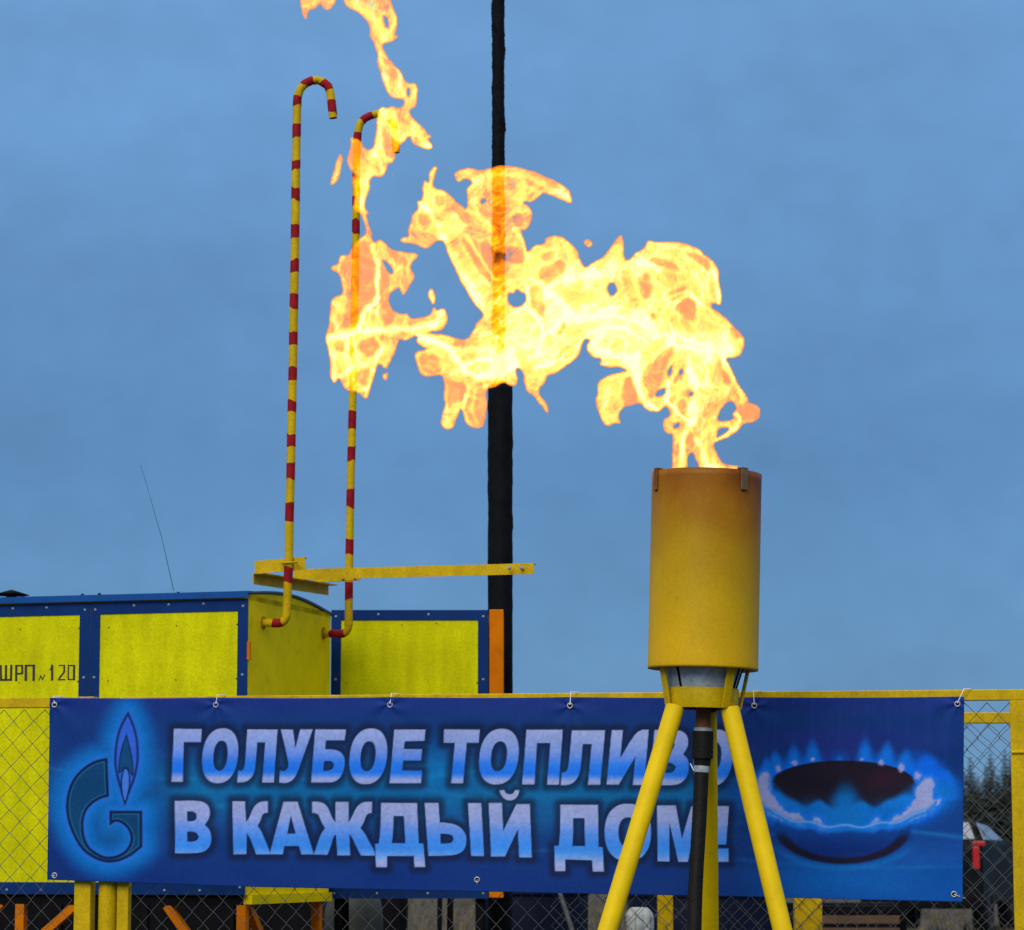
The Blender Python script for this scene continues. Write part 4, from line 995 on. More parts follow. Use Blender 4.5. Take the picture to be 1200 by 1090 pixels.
# supply pipe, coupling, hose
def seg(name, a, b, r0, r1, mt, par=None, n=20):
    m = MB(); m.tube([P(*a, 13.38), P(*b, 13.38)], [r0, r1], n); return m.build(name, mt, root, parent=par)
seg('supply_pipe', (824.5, 826), (823.8, 858), 0.034, 0.034, M['rust'])
seg('pipe_collar', (823.9, 853), (823.8, 857.5), 0.041, 0.041, M['steel'])
cpl = seg('hose_coupling', (823.6, 857), (823.0, 889), 0.048, 0.048, M['rubber'])
seg('hose_collar', (822.9, 889), (822.7, 897), 0.040, 0.036, M['rubber'])
hz = MB(); hz.tube([P(822.7, 896, 13.38), P(822.4, 900, 13.38), P(822.2, 906, 13.38)], [0.031, 0.036, 0.032], 16); hz.build('hose_clamp', M['steel'], root)
m_ = MB(); m_.tube([P(809, 895, 13.36), P(811, 899, 13.35), P(813, 903, 13.35)], 0.0025, 6); m_.build('clamp_wire', M['tie'], root)
hp = [P(822.2, 905, 13.38), P(821, 930, 13.37), P(819, 970, 13.35), P(816.5, 1010, 13.32), P(814.5, 1050, 13.30), P(813.5, 1090, 13.28), P(814, 1150, 13.25), P(820, 1260, 13.2), P(835, 1370, 13.1)]
e_ = hp[-1]; hp += [Vector((e_.x + 0.15, e_.y - 0.1, 0.06)), Vector((e_.x + 0.6, e_.y - 0.3, 0.033)), Vector((e_.x + 2.2, e_.y - 0.6, 0.033))]
m_ = MB(); m_.tube(hp, 0.0325, 16); m_.build('hose', M['rubber'], root)

# ------------------------------------------------------------------ things behind the fences
# dark field trailer far left behind the cabinet legs
def trailer(name, label, cat, x0, x1, Y, z0, z1, dep, mt, wheels, planks=None):
    root = thing(name, label, cat, ((x0 + x1) / 2, Y + dep / 2, 0))
    m = MB(); m.box(((x0 + x1) / 2, Y + dep / 2, (z0 + z1) / 2), ((x1 - x0) / 2, 0, 0), (0, dep / 2, 0), (0, 0, (z1 - z0) / 2)); m.build('body', mt, root, bevel=0.04)
    m = MB(); m.box(((x0 + x1) / 2, Y - 0.03, z1 - 0.06), ((x1 - x0) / 2 + 0.02, 0, 0), (0, 0.028, 0), (0, 0, 0.05)); m.build('side_rail', M['dark'], root)
    m = MB(); nrib = max(3, int((x1 - x0) / 0.6))
    for i in range(nrib + 1):
        xx = x0 + 0.05 + (x1 - x0 - 0.1) * i / nrib; m.box((xx, Y - 0.02, (z0 + z1) / 2 - 0.06), (0.03, 0, 0), (0, 0.019, 0), (0, 0, (z1 - z0) / 2 - 0.07))
    m.build_each('side_rib', M['dark'], root)
    for wx in wheels:
        m = MB(); m.lathe((wx, Y + 0.02, 0.40), (0, 1, 0), [(0.12, 0), (0.30, 0.0), (0.40, 0.04), (0.40, 0.24), (0.30, 0.28), (0.12, 0.28)], 28, closed=True); wo = m.build('wheel', M['tyre'], root)
        m = MB(); m.lathe((wx, Y + 0.05, 0.40), (0, 1, 0), [(0.001, 0.03), (0.06, 0.0), (0.12, 0.02), (0.20, 0.01), (0.21, 0.2), (0.001, 0.2)], 20); m.build('hub', M['dark'], root, parent=wo)
    return root
sp = lambda px, Y: P(px, 1050, Y).x
trailer('freight_trailer', 'long dark trailer parked behind the orange cabinet legs at left', 'trailer', sp(-140, 24), sp(378, 24), 24, 0.55, P(0, 1020, 24).z, 2.3, M['dark'], (sp(40, 24), sp(300, 24)))
# grey green covered heap
def lump(name, label, cat, cx_, Y, zt_, w_, dep, mt, seed, sq=4.0):
    m = MB(); nu, nv = 40, 20; vs = []
    for j in range(nv + 1):
        t_ = j / nv
        for i in range(nu):
            a = 2 * math.pi * i / nu; c, s = math.cos(a), math.sin(a)
            ex = math.copysign(abs(c) ** (2 / sq), c); ey = math.copysign(abs(s) ** (2 / sq), s)
            rr_ = (1.0 + 0.05 * math.sin(5 * a + seed + 3 * t_) + 0.03 * math.sin(11 * a + 7 * t_)) * (1 if t_ < 0.8 else math.sqrt(max(0, 1 - ((t_ - 0.8) / 0.2) ** 2)) * 0.96 + 0.04)
            zz = zt_ * (t_ if t_ < 0.8 else 0.8 + (t_ - 0.8)) + 0.03 * math.sin(3 * a + 5 * t_ + seed) * t_
            vs.append((cx_ + ex * w_ / 2 * rr_, Y + ey * dep / 2 * rr_, zz))
    fs = [(j * nu + i, j * nu + (i + 1) % nu, (j + 1) * nu + (i + 1) % nu, (j + 1) * nu + i) for j in range(nv) for i in range(nu)]
    fs.append(tuple(range(nv * nu, nv * nu + nu)))
    m.add(vs, fs, True); o = m.build(name, mt); tag(o, label, cat); return o
lump('tarpaulin_heap', 'grey green tarpaulin covered stack behind the right orange leg', 'tarpaulin', sp(414, 21), 21.2, P(400, 1030, 21).z, 0.40, 0.7, M['tarp'], 1)
# dark hanging sack
lump('black_sack', 'black lumpy sack standing right of the grey green tarpaulin', 'sack', sp(457, 23), 23, 1.52, 0.26, 0.25, M['dark'], 4, 2.4)
for k, (qx, wd) in enumerate(((513, 0.035), (525, 0.045))):
    m_ = MB(); q = sp(qx, 22); m_.bar((q, 22 + 0.1 * k, 0), (q + 0.02, 22 + 0.1 * k, 1.62), wd, wd, up=(1, 0, 0)); o = m_.build('stake', M['dark'], bevel=0.004)
    tag(o, ('thinner' if k == 0 else 'thicker') + ' dark wooden stake of the pair behind the mesh under the smaller cabinet', 'stake')
# navy steel tank with a strut
def tank(label, pxa, pxb, Y, pyt, mt, strut=None):
    xa, xb = sp(pxa, Y), sp(pxb, Y); zt_ = P(600, pyt, Y).z; cxx = (xa + xb) / 2; rr_ = (xb - xa) / 2
    root = thing('steel_tank', label, 'tank', (cxx, Y + rr_, 0))
    m = MB(); m.lathe((cxx, Y + rr_, 0), (0, 0, 1), [(rr_ * 0.97, 0.0), (rr_, 0.03), (rr_, zt_ * 0.9), (rr_ * 0.985, zt_ * 0.95), (rr_ * 0.9, zt_), (0.001, zt_ + 0.02)], 56); m.build('shell', mt, root)
    for hz_ in (zt_ * 0.3, zt_ * 0.62, zt_ * 0.9):
        m = MB(); m.lathe((cxx, Y + rr_, hz_), (0, 0, 1), [(rr_ + 0.002, -0.02), (rr_ + 0.012, -0.015), (rr_ + 0.012, 0.015), (rr_ + 0.002, 0.02)], 56, closed=True); m.build('hoop', mt, root)
    if strut:
        m = MB(); m.tube([P(*strut[0], Y - 0.08), P(*strut[1], Y - 0.12), P(strut[1][0] + 18, strut[1][1] + 60, Y - 0.16)], 0.018, 8); m.build('side_pipe', M['wire'], root)
tank('dark navy steel tank with a thin grey slanting pipe, behind the mesh below the banner', 556, 691, 22.5, 1024, M['navy'], ((652, 1035), (671, 1092)))
tank('dark blue black steel tank behind the torch legs and hose', 738, 922, 25, 1030, M['navy'])
# stub post with white cloth
root = thing('stub_post', 'dark stub post behind the mesh, wearing the white cloth', 'post', (sp(748, 18.6), 18.6, 0))
m_ = MB(); m_.tube([(sp(748, 18.6), 18.6, 0), (sp(748, 18.6), 18.6, P(748, 1072, 18.6).z)], 0.032, 12); m_.build('shaft', M['dark'], root)
m_ = MB(); m_.tube([(sp(748, 18.6), 18.6, P(748, 1072, 18.6).z), (sp(748, 18.6), 18.6, P(748, 1070, 18.6).z)], 0.036, 12); m_.build('cap', M['dark'], root)
cc = P(748.5, 1064, 18.6); m_ = MB(); nu, nv = 48, 22; vs = []
for j in range(nv + 1):
    t_ = j / nv
    for i in range(nu):
        a = 2 * math.pi * i / nu
        rr_ = (0.075 * math.sin(min(1, t_ * 3.2) * math.pi / 2) + 0.004) * (1 + (0.05 + 0.16 * t_) * math.sin(7 * a + 2.2 * t_) + 0.05 * math.sin(13 * a))
        if t_ > 0.4: rr_ *= 1 - 0.22 * (t_ - 0.4)
        vs.append((cc.x + rr_ * math.cos(a) + 0.01 * t_, cc.y + rr_ * math.sin(a), cc.z + 0.004 - 0.012 * (1 - math.cos(t_)) - 0.30 * max(0, t_ - 0.12) * (1 + 0.12 * math.sin(3 * a))))
fs = [(j * nu + i, j * nu + (i + 1) % nu, (j + 1) * nu + (i + 1) % nu, (j + 1) * nu + i) for j in range(nv) for i in range(nu)] + [tuple(range(nu))]
m_.add(vs, fs, True); o = m_.build('cloth', M['cloth']); md = o.modifiers.new('thickness', 'SOLIDIFY'); md.thickness = 0.003
tag(o, 'crumpled white cloth hanging over a stub post beside the left torch leg', 'cloth')
# low timber trailer at right, planks
root = thing('timber_rack', 'low dark rack holding brown planks behind the mesh below the burner picture', 'rack', (sp(1008, 26), 26.4, 0))
for zz, mt_, nm in ((P(1000, 1066, 26).z, M['dark'], 'rack_bar'), (P(1000, 1077.5, 26).z, M['plank'], 'plank'), (P(1000, 1092, 26).z, M['plank'], 'plank'), (P(1000, 1110, 26).z, M['plank'], 'plank')):
    m_ = MB(); m_.box(((sp(930, 26) + sp(1052, 26)) / 2, 26.0, zz), ((sp(1052, 26) - sp(930, 26)) / 2, 0, 0), (0, 0.12, 0), (0, 0, 0.036)); m_.build(nm, mt_, root, bevel=0.006)
for qx in (945, 1058):
    m_ = MB(); m_.bar((sp(qx, 26), 26.14, 0), (sp(qx, 26), 26.14, P(1000, 1052, 26).z), 0.10, 0.08, up=(1, 0, 0)); m_.build('upright', M['dark'], root)
m_ = MB(); m_.box(((sp(930, 26) + sp(1062, 26)) / 2, 26.9, P(1000, 1060, 26).z / 2), ((sp(1062, 26) - sp(930, 26)) / 2, 0, 0), (0, 0.25, 0), (0, 0, P(1000, 1060, 26).z / 2)); m_.build('back_board', M['dark'], root)

# ------------------------------------------------------------------ dark off-road car at right, rear quarter towards the camera
YC = 46.0; CARZ = 0.36
rot = Matrix.Rotation(R(-17), 3, 'Z')
corner = P(1151, 1000, YC)
carx = corner.x - 0.92 * math.cos(R(17))
root = thing('parked_car', 'dark off-road car with red tail lamp and pale rear glass, right of the banner', 'car', (carx, YC + 0.25, CARZ))
def cw(p): return Vector((carx, YC + 0.25, CARZ)) + rot @ Vector(p)
# local: x across (right +), y forward (away from camera), z up; rear face at y = 0
def carbody():
    prof = [(0.0, 0.45), (0.0, 1.30), (0.05, 1.42), (0.30, 1.72), (0.5, 1.76), (1.5, 1.70), (2.6, 1.40), (4.0, 1.20), (4.2, 1.0), (4.2, 0.45)]
    m = MB(); vs = []; n = len(prof)
    for sgn in (-1, 1):
        for (yy, zz) in prof:
            ww = 0.92 if zz < 1.5 else 0.74
            vs.append(cw((sgn * ww, yy, zz)))
    fs = [(i, i + 1, n + i + 1, n + i) for i in range(n - 1)] + [(n - 1, 0, n, 2 * n - 1), tuple(range(n)), tuple(range(2 * n - 1, n - 1, -1))]
    m.add(vs, fs); return m
carbody().build('body', M['car'], root, bevel=0.05)
def carquad(name, pts, mt, th=0.012, par=None):
    c = [Vector(p) for p in pts]; nn = (c[1] - c[0]).cross(c[3] - c[0]).normalized()
    m = MB(); m.hexa([cw(p + nn * 0.004) for p in c] + [cw(p + nn * (0.004 + th)) for p in c]); return m.build(name, mt, root, parent=par)
carquad('rear_window', [(-0.80, 0.075, 1.45), (0.80, 0.075, 1.45), (0.68, 0.29, 1.70), (-0.68, 0.29, 1.70)], M['glass'])
for s in (-1, 1):
    x0, x1 = sorted((s * 0.90, s * 0.76))
    m_ = MB(); m_.box(cw(((x0 + x1) / 2, -0.025, 1.17)), rot @ Vector(((x1 - x0) / 2 * 0.75, 0, 0)), rot @ Vector((0, 0.022, 0)), (0, 0, 0.17)); m_.box(cw((s * 0.87, -0.025, 1.385)), rot @ Vector((0.10, 0, 0)), rot @ Vector((0, 0.022, 0)), (0, 0, 0.038)); m_.build('tail_lamp', M['lamp_red'], root, bevel=0.012)
    carquad('side_window', [(s * 0.905, 0.22, 1.44), (s * 0.905, 2.3, 1.44), (s * 0.785, 1.5, 1.66), (s * 0.785, 0.36, 1.70)][::s], M['glass'])
m_ = MB(); m_.box(cw((0, -0.09, 0.50)), rot @ Vector((0.95, 0, 0)), rot @ Vector((0, 0.08, 0)), (0, 0, 0.10)); m_.build('rear_bumper', M['dark'], root, bevel=0.03)
m_ = MB(); m_.box(cw((0, -0.012, 0.92)), rot @ Vector((0.26, 0, 0)), rot @ Vector((0, 0.01, 0)), (0, 0, 0.06)); m_.build('number_plate', M['glass'], root)
for s in (-1, 1):
    for yy in (0.8, 3.6):
        m_ = MB(); m_.lathe(cw((s * 0.80 - 0.12, yy, 0.38)), rot @ Vector((1, 0, 0)), [(0.2, 0), (0.34, 0.0), (0.38, 0.03), (0.38, 0.22), (0.34, 0.25), (0.2, 0.25)], 28, closed=True); wo = m_.build('wheel', M['tyre'], root)
        m_ = MB(); m_.lathe(cw((s * 0.80 - 0.11, yy, 0.38)), rot @ Vector((1, 0, 0)), [(0.001, 0.02), (0.2, 0.03), (0.2, 0.2), (0.001, 0.21)], 20); m_.build('rim', M['wire'], root, parent=wo)

# ------------------------------------------------------------------ spruces beyond the field
def spruce_mesh(seed, H, W):
    rn = random.Random(seed); tr_ = MB(); tr_.tube([(0, 0, 0), (0, 0, H * 0.5), (0, 0, H)], [H * 0.014, H * 0.008, 0.01], 8)
    cr_ = MB(); tiers = 30
    for i in range(tiers):
        t_ = 0.04 + 0.95 * i / tiers; z = H * t_; L_ = W * (1 - t_) ** 0.85 * rn.uniform(0.75, 1.15) + 0.12
        nb = max(7, int(20 * (1 - t_)) + 5)
        for b in range(nb):
            a = 2 * math.pi * (b + rn.random()) / nb; ll = L_ * rn.uniform(0.55, 1.15); d_ = Vector((math.cos(a), math.sin(a), 0)); s_ = Vector((-d_.y, d_.x, 0))
            droop = rn.uniform(0.15, 0.5)
            for q in range(4):
                f0, f1 = q / 4, (q + 1.2) / 4
                p0 = d_ * ll * f0 + Vector((0, 0, z - droop * ll * f0 ** 1.5)); p1 = d_ * ll * f1 + Vector((0, 0, z - droop * ll * f1 ** 1.5 - 0.1 * H / 14))
                wd = ll * 0.26 * (1.15 - f0) + 0.08
                for sg_ in (-1, 1):
                    p2 = (p0 + p1) / 2 + s_ * sg_ * wd * rn.uniform(1.0, 1.8) + Vector((0, 0, -wd * rn.uniform(0.2, 0.9)))
                    cr_.add([p0, p1, p2], [(0, 1, 2)])
    return tr_, cr_
protos = []
for sd_i, (H, W) in enumerate(((15, 3.5), (13, 3.1), (16.5, 3.9))):
    a, b = spruce_mesh(100 + sd_i, H, W)
    rt = thing('spruce_tree', 'x', 'tree', (0, 0, 0), 'spruces beyond the field'); a.build('trunk', M['bark'], rt); b.build('crown', M['needle'], rt, recalc=False); protos.append(rt)
spots = [(1139, 404, 0, 1.0), (1157, 410, 1, 1.06), (1163, 400, 2, 0.93), (1180, 402, 0, 1.06), (1148, 430, 1, 1.0), (1171, 432, 1, 1.02), (1130, 415, 2, 0.84), (1190, 425, 2, 0.98), (1122, 408, 1, 1.0), (1108, 416, 0, 0.95), (1096, 405, 2, 0.85), (1202, 404, 1, 1.02), (1214, 412, 0, 1.0), (1229, 405, 2, 0.9), (1186, 440, 0, 1.1)]
lbl = {0: 'dark spruce with twin ragged tops just right of the banner edge', 1: 'slim spruce just left of the broad middle spruce in the fence gap', 2: 'broad spruce in the middle of the gap between banner and end post',
       3: 'tall pointed spruce touching the left side of the yellow end post', 4: 'spruce standing further back, just right of the twin topped one', 5: 'spruce further back, between the broad middle one and the tall pointed one',
       6: 'short wide spruce half hidden by the right hem of the banner', 7: 'spruce behind the yellow end post'}
used = set()
for i, (qx, Y, k, sc_) in enumerate(spots):
    pr = protos[k]
    if k not in used: o = pr; used.add(k)
    else:
        o = pr.copy(); col.objects.link(o)
        for ch in list(pr.children):
            c = ch.copy(); col.objects.link(c); c.parent = o
    o.location = (P(qx, 1000, Y).x, Y, 0); o.scale = (sc_, sc_, sc_); o.rotation_euler = (0, 0, i * 1.3)
    o['label'] = lbl.get(i, 'spruce of the wood hidden behind the banner or the yellow end post'); o['group'] = 'spruces beyond the field'; o['category'] = 'tree'
# dry grass tufts on the field
gr = MB(); rn = random.Random(9)
for i in range(2600):
    Y = rn.uniform(20, 95); x_ = rn.uniform(-0.20, 0.20) * Y; z0 = gh(x_, Y)
    h = rn.uniform(0.06, 0.3) * (1.6 if rn.random() < 0.1 else 1)
    for b in range(5):
        a = rn.uniform(0, 6.28); d_ = Vector((math.cos(a), math.sin(a), 0)); s_ = Vector((-d_.y, d_.x, 0)) * 0.018
        p = Vector((x_ + rn.uniform(-.15, .15), Y + rn.uniform(-.15, .15), z0 - 0.01)); gr.add([p - s_, p + s_, p + d_ * h * 0.5 + Vector((0, 0, h))], [(0, 1, 2)])
tag(gr.build('dry_grass', M['weed'], recalc=False), kind='stuff')

# ------------------------------------------------------------------ the flame: luminous bodies of burning gas with real depth
A = lambda pts: tr(pts, 340, 0, 4.0)
Bq = lambda pts: tr(pts, 370, 170, 4.0)
Cq = lambda pts: tr(pts, 600, 250, 3.516)
Dq = lambda pts: tr(pts, 370, 330, 4.0)
U2 = A([(250, -260), (240, -120), (245, 0), (262, 30), (310, 55), (345, 80), (370, 120), (365, 165), (385, 195), (395, 225), (410, 260), (405, 300), (420, 340), (440, 400), (460, 450), (490, 465), (535, 465), (530, 490), (505, 510), (480, 495), (455, 507), (432, 495), (405, 520), (408, 560), (395, 640), (388, 690), (370, 705), (350, 690), (330, 660), (300, 650), (275, 640), (283, 680), (267, 720), (262, 770), (288, 805), (300, 822), (282, 832), (297, 880), (296, 960), (300, 1000)]) \
   + Bq([(205, 320), (222, 350), (240, 400), (255, 440), (268, 430), (252, 380), (240, 320), (262, 340), (280, 385), (295, 380), (265, 330), (238, 300), (232, 285), (245, 240), (260, 200), (255, 170), (270, 145)]) \
   + A([(415, 835), (440, 825), (450, 800), (460, 765), (475, 772), (495, 745), (490, 720), (508, 708), (513, 680), (540, 665), (545, 650), (560, 640), (572, 672), (600, 690), (640, 705), (670, 695), (665, 675), (645, 655), (668, 640), (645, 625), (620, 590), (585, 555), (560, 525), (575, 505), (590, 500), (598, 450), (602, 400), (588, 386), (560, 390), (535, 375), (520, 330), (480, 290), (450, 250), (430, 215), (440, 205), (480, 197), (510, 172), (515, 158), (490, 165), (498, 140), (505, 90), (490, 40), (470, 0), (455, -110), (400, -250)])
U2h = [A([(438, 75), (455, 85), (460, 125), (450, 130), (440, 100)]), A([(549, 418), (560, 413), (560, 450), (551, 446)])]
U1 = A([(20, -200), (40, -90), (45, 0), (55, 60), (70, 105), (82, 85), (88, 40), (115, 45), (140, 18), (160, 45), (185, 52), (205, 30), (216, 0), (225, -90), (160, -190)])
TEAR = A([(240, 710), (248, 750), (235, 820), (210, 860), (186, 876), (190, 840), (205, 790), (216, 740)])
BIT = A([(472, 795), (480, 800), (490, 838), (482, 842)])
DOT = Cq([(292, 122), (300, 108), (318, 105), (333, 118), (332, 133), (315, 142), (298, 136)])
LEFT = Bq([(226, 340), (236, 390), (228, 420), (215, 425), (190, 455), (165, 480), (160, 510), (130, 512), (110, 520), (103, 555), (85, 560), (68, 572), (75, 592), (110, 600), (118, 650), (130, 700), (75, 712), (65, 740), (62, 850), (45, 895), (45, 920), (55, 960), (65, 1030)]) \
   + Dq([(66, 410), (72, 465), (88, 482), (100, 470), (112, 452), (130, 500), (160, 515), (190, 520), (212, 540), (235, 555), (250, 530), (268, 470), (285, 410), (300, 385), (315, 400), (310, 430), (318, 462), (335, 465), (345, 432), (335, 398), (370, 350), (385, 300), (390, 270), (420, 282), (450, 265), (468, 262), (490, 300), (520, 300), (520, 240), (585, 232), (610, 205), (625, 170), (610, 130), (590, 120), (566, 138), (558, 110), (565, 60), (550, 25), (530, 30), (520, 70), (545, 110), (548, 140), (520, 165), (470, 170), (438, 162), (428, 130), (418, 152), (370, 140), (348, 112), (342, 80), (350, 50), (385, 30), (398, 45)]) \
   + Bq([(402, 695), (412, 714), (430, 690), (445, 655), (468, 625), (458, 600), (440, 575), (455, 545), (475, 530), (502, 506), (480, 513), (470, 500), (435, 505), (400, 500), (350, 485), (325, 455), (297, 440), (280, 455), (262, 440), (250, 410), (243, 350)])
LEFTh = [Bq([(308, 535), (335, 550), (360, 575), (358, 606), (335, 585)]), Dq([(452, 268), (462, 255), (474, 262), (468, 275), (456, 280)]), Dq([(318, 408), (330, 405), (334, 425), (322, 430)])]
MAIN = Dq([(468, 262), (470, 290), (495, 303), (520, 320), (470, 325), (456, 350), (470, 385), (488, 440), (520, 446), (580, 440), (598, 460), (600, 540), (605, 590), (580, 650), (585, 680), (612, 700), (640, 690), (660, 660), (672, 610), (680, 598), (695, 650), (720, 680), (755, 695), (785, 688), (803, 650), (803, 560), (800, 505), (835, 500), (880, 470), (905, 490), (945, 490), (950, 450), (935, 415), (952, 402), (975, 440), (970, 470), (990, 520), (1020, 535), (1040, 565), (1065, 590), (1085, 635), (1096, 620), (1085, 570), (1050, 530), (1050, 495), (1075, 480), (1085, 440), (1130, 430), (1190, 390)]) \
   + Cq([(246, 615), (280, 585), (290, 540), (302, 518), (325, 520), (305, 540), (310, 575), (340, 595), (372, 605), (345, 626), (400, 635), (450, 640), (470, 650), (450, 655), (400, 665), (355, 690), (348, 740), (342, 780), (360, 840), (378, 875), (400, 880), (420, 865), (455, 872), (440, 840), (450, 805), (490, 795), (530, 780), (545, 800), (575, 822), (610, 820), (632, 790), (655, 830), (625, 850), (618, 890), (635, 912), (665, 912), (660, 980), (655, 1060), (665, 1110), (760, 1140), (880, 1110), (900, 1062), (948, 1052), (948, 1040), (880, 1035), (860, 1018), (848, 990), (825, 955), (870, 935), (930, 900), (960, 860), (985, 865), (1018, 850), (1028, 815), (1010, 785), (978, 782), (975, 758), (950, 720), (920, 680), (895, 620), (880, 595), (925, 598), (955, 570), (962, 530), (945, 490), (915, 470), (890, 435), (850, 405), (820, 385), (832, 368), (860, 388), (868, 350), (860, 310), (855, 250), (845, 215), (800, 165), (740, 130), (690, 118), (600, 115), (552, 110), (545, 145), (510, 160), (480, 195), (465, 190), (462, 120), (450, 80), (425, 110), (395, 150), (375, 180), (330, 205), (300, 225), (285, 200), (270, 155), (240, 125), (215, 95), (180, 90), (140, 98), (130, 125), (90, 130), (65, 160)]) \
   + Bq([(993, 480), (960, 400), (985, 400), (1010, 370), (1018, 310), (1000, 280), (968, 266), (1020, 268), (1050, 240), (1075, 225), (1120, 245), (1195, 275), (1212, 265), (1190, 210), (1160, 185), (1100, 155), (1020, 120), (950, 100), (880, 94), (830, 102), (770, 115), (710, 100), (660, 118), (645, 130), (655, 165), (675, 175), (700, 155), (725, 165), (730, 180), (705, 205), (712, 240), (705, 302), (690, 285), (662, 266), (640, 240), (610, 215), (570, 205), (550, 185), (560, 140), (580, 95), (570, 85), (545, 110), (525, 140), (530, 175), (505, 160), (498, 200), (505, 240), (490, 265), (460, 230), (475, 270), (480, 295), (450, 320), (440, 360), (428, 400), (435, 430), (410, 430), (385, 445), (400, 457), (440, 465), (490, 475), (520, 490), (545, 475), (562, 458), (590, 447), (605, 480), (640, 560), (680, 640), (720, 710), (760, 770), (790, 800), (755, 830), (730, 880), (710, 910), (670, 905), (620, 890), (560, 880), (510, 875), (480, 885)])
MAINh = [Bq([(905, 690), (925, 700), (940, 678), (960, 690), (985, 700), (980, 745), (930, 760), (905, 740)]), Cq([(394, 300), (412, 283), (425, 300), (430, 320), (415, 340), (400, 325)]), Bq([(768, 266), (785, 250), (795, 258), (785, 278)]),
   Cq([(870, 795), (895, 770), (918, 790), (925, 805), (905, 822), (916, 848), (852, 856), (848, 825)]), Cq([(852, 882), (900, 884), (862, 912), (845, 928)]), Cq([(640, 650), (660, 628), (655, 660), (643, 668)]), Cq([(590, 742), (630, 716), (628, 745), (600, 752)]),
   Cq([(665, 882), (688, 862), (692, 875), (675, 890)]), Cq([(722, 1002), (742, 982), (756, 1005), (768, 1040), (765, 1062), (728, 1058)]), Cq([(728, 745), (745, 735), (742, 752)]), Cq([(690, 655), (700, 640), (705, 655), (692, 668)])]
WIN = [Bq([(480, 330), (510, 308), (552, 350), (525, 388), (500, 392), (480, 362)]), Bq([(690, 430), (760, 460), (820, 450), (825, 560), (820, 650), (770, 600), (740, 530), (690, 460)]), Bq([(640, 270), (700, 310), (720, 350), (690, 357), (655, 320)]), Bq([(900, 480), (980, 490), (980, 552), (930, 557), (880, 540)]),
   Bq([(915, 340), (950, 318), (980, 370), (960, 382)]), Cq([(75, 300), (125, 305), (132, 350), (142, 400), (125, 432), (90, 380), (68, 340)]), Cq([(108, 240), (150, 205), (200, 193), (222, 215), (190, 262), (150, 293), (120, 265)]), Cq([(115, 170), (175, 153), (177, 187), (130, 195)]),
   Cq([(522, 280), (545, 248), (577, 275), (572, 340), (545, 362), (525, 330)]), Cq([(640, 340), (690, 310), (700, 285), (722, 310), (700, 342), (660, 357)]), Cq([(655, 385), (720, 345), (752, 370), (762, 452), (720, 432)]), Cq([(572, 408), (596, 420), (590, 440), (570, 430)]),
   Cq([(560, 200), (600, 180), (660, 195), (692, 240), (650, 225)]), Cq([(700, 158), (760, 163), (832, 220), (822, 248), (760, 210)]), Cq([(530, 660), (580, 610), (660, 538), (672, 560), (642, 620), (612, 690), (580, 762), (568, 730), (545, 690)]), Cq([(460, 690), (500, 678), (530, 775), (460, 792)]),
   Cq([(185, 500), (210, 437), (217, 460), (200, 497)]), Cq([(170, 610), (220, 560), (265, 543), (240, 587)]), Cq([(678, 660), (700, 617), (712, 650), (692, 692), (668, 702)]), Cq([(708, 740), (740, 718), (757, 750), (730, 782)]), Cq([(680, 780), (710, 768), (717, 820), (690, 822)]),
   Cq([(718, 920), (745, 908), (752, 940), (730, 962)]), Cq([(672, 960), (690, 948), (697, 1060), (665, 1060)]), Cq([(790, 820), (850, 788), (832, 830), (800, 842)]), Cq([(890, 480), (930, 468), (952, 510), (920, 522)]), Cq([(930, 800), (975, 785), (1022, 800), (1022, 845), (960, 857)]), Cq([(858, 640), (902, 690), (890, 712), (865, 680)]),
   Bq([(215, 440), (270, 470), (283, 600), (273, 730), (215, 780), (195, 850), (140, 880), (125, 800), (160, 700), (120, 600), (120, 540)]), Bq([(305, 540), (350, 620), (340, 700), (330, 740), (370, 810), (330, 840), (300, 800), (300, 700)]), Bq([(318, 468), (400, 510), (432, 570), (370, 550)]),
   Dq([(210, 280), (260, 260), (302, 300), (280, 342), (230, 340), (205, 310)]), Dq([(95, 280), (125, 275), (130, 322), (100, 330)]), Dq([(200, 410), (270, 420), (255, 480), (190, 502)]), Dq([(440, 180), (540, 170), (500, 215), (450, 205)]), Dq([(700, 560), (740, 480), (790, 480), (795, 650), (760, 682), (710, 640)]),
   Dq([(600, 470), (660, 480), (700, 460), (690, 550), (640, 562), (620, 600)]), Dq([(480, 340), (560, 340), (590, 420), (510, 422)]), Dq([(640, 285), (700, 273), (690, 302), (650, 302)]), A([(455, 320), (490, 328), (502, 370), (470, 372)]), A([(365, 760), (400, 728), (422, 770), (380, 787)]),
   A([(445, 580), (465, 640), (496, 690), (490, 740), (450, 722), (428, 650)]), A([(283, 680), (320, 668), (332, 800), (290, 792)]), A([(410, 560), (400, 640), (392, 690), (402, 700), (415, 600)]), Bq([(960, 130), (1060, 140), (1150, 190), (1100, 215), (1000, 190)]), Bq([(560, 230), (600, 250), (590, 300), (560, 280)])]
HOT = [(Cq([(150, 340), (220, 400), (300, 440), (400, 450), (520, 470), (640, 500), (760, 525), (870, 550)]), 13), (Cq([(180, 300), (250, 260), (330, 250), (420, 230), (520, 220)]), 10), (Dq([(830, 400), (900, 372), (1000, 335), (1060, 345), (1120, 300)]), 14), (Dq([(870, 430), (920, 400), (900, 360)]), 7), (Cq([(700, 640), (780, 620), (840, 580), (900, 560)]), 8), (Cq([(740, 700), (770, 660), (790, 700)]), 8)]
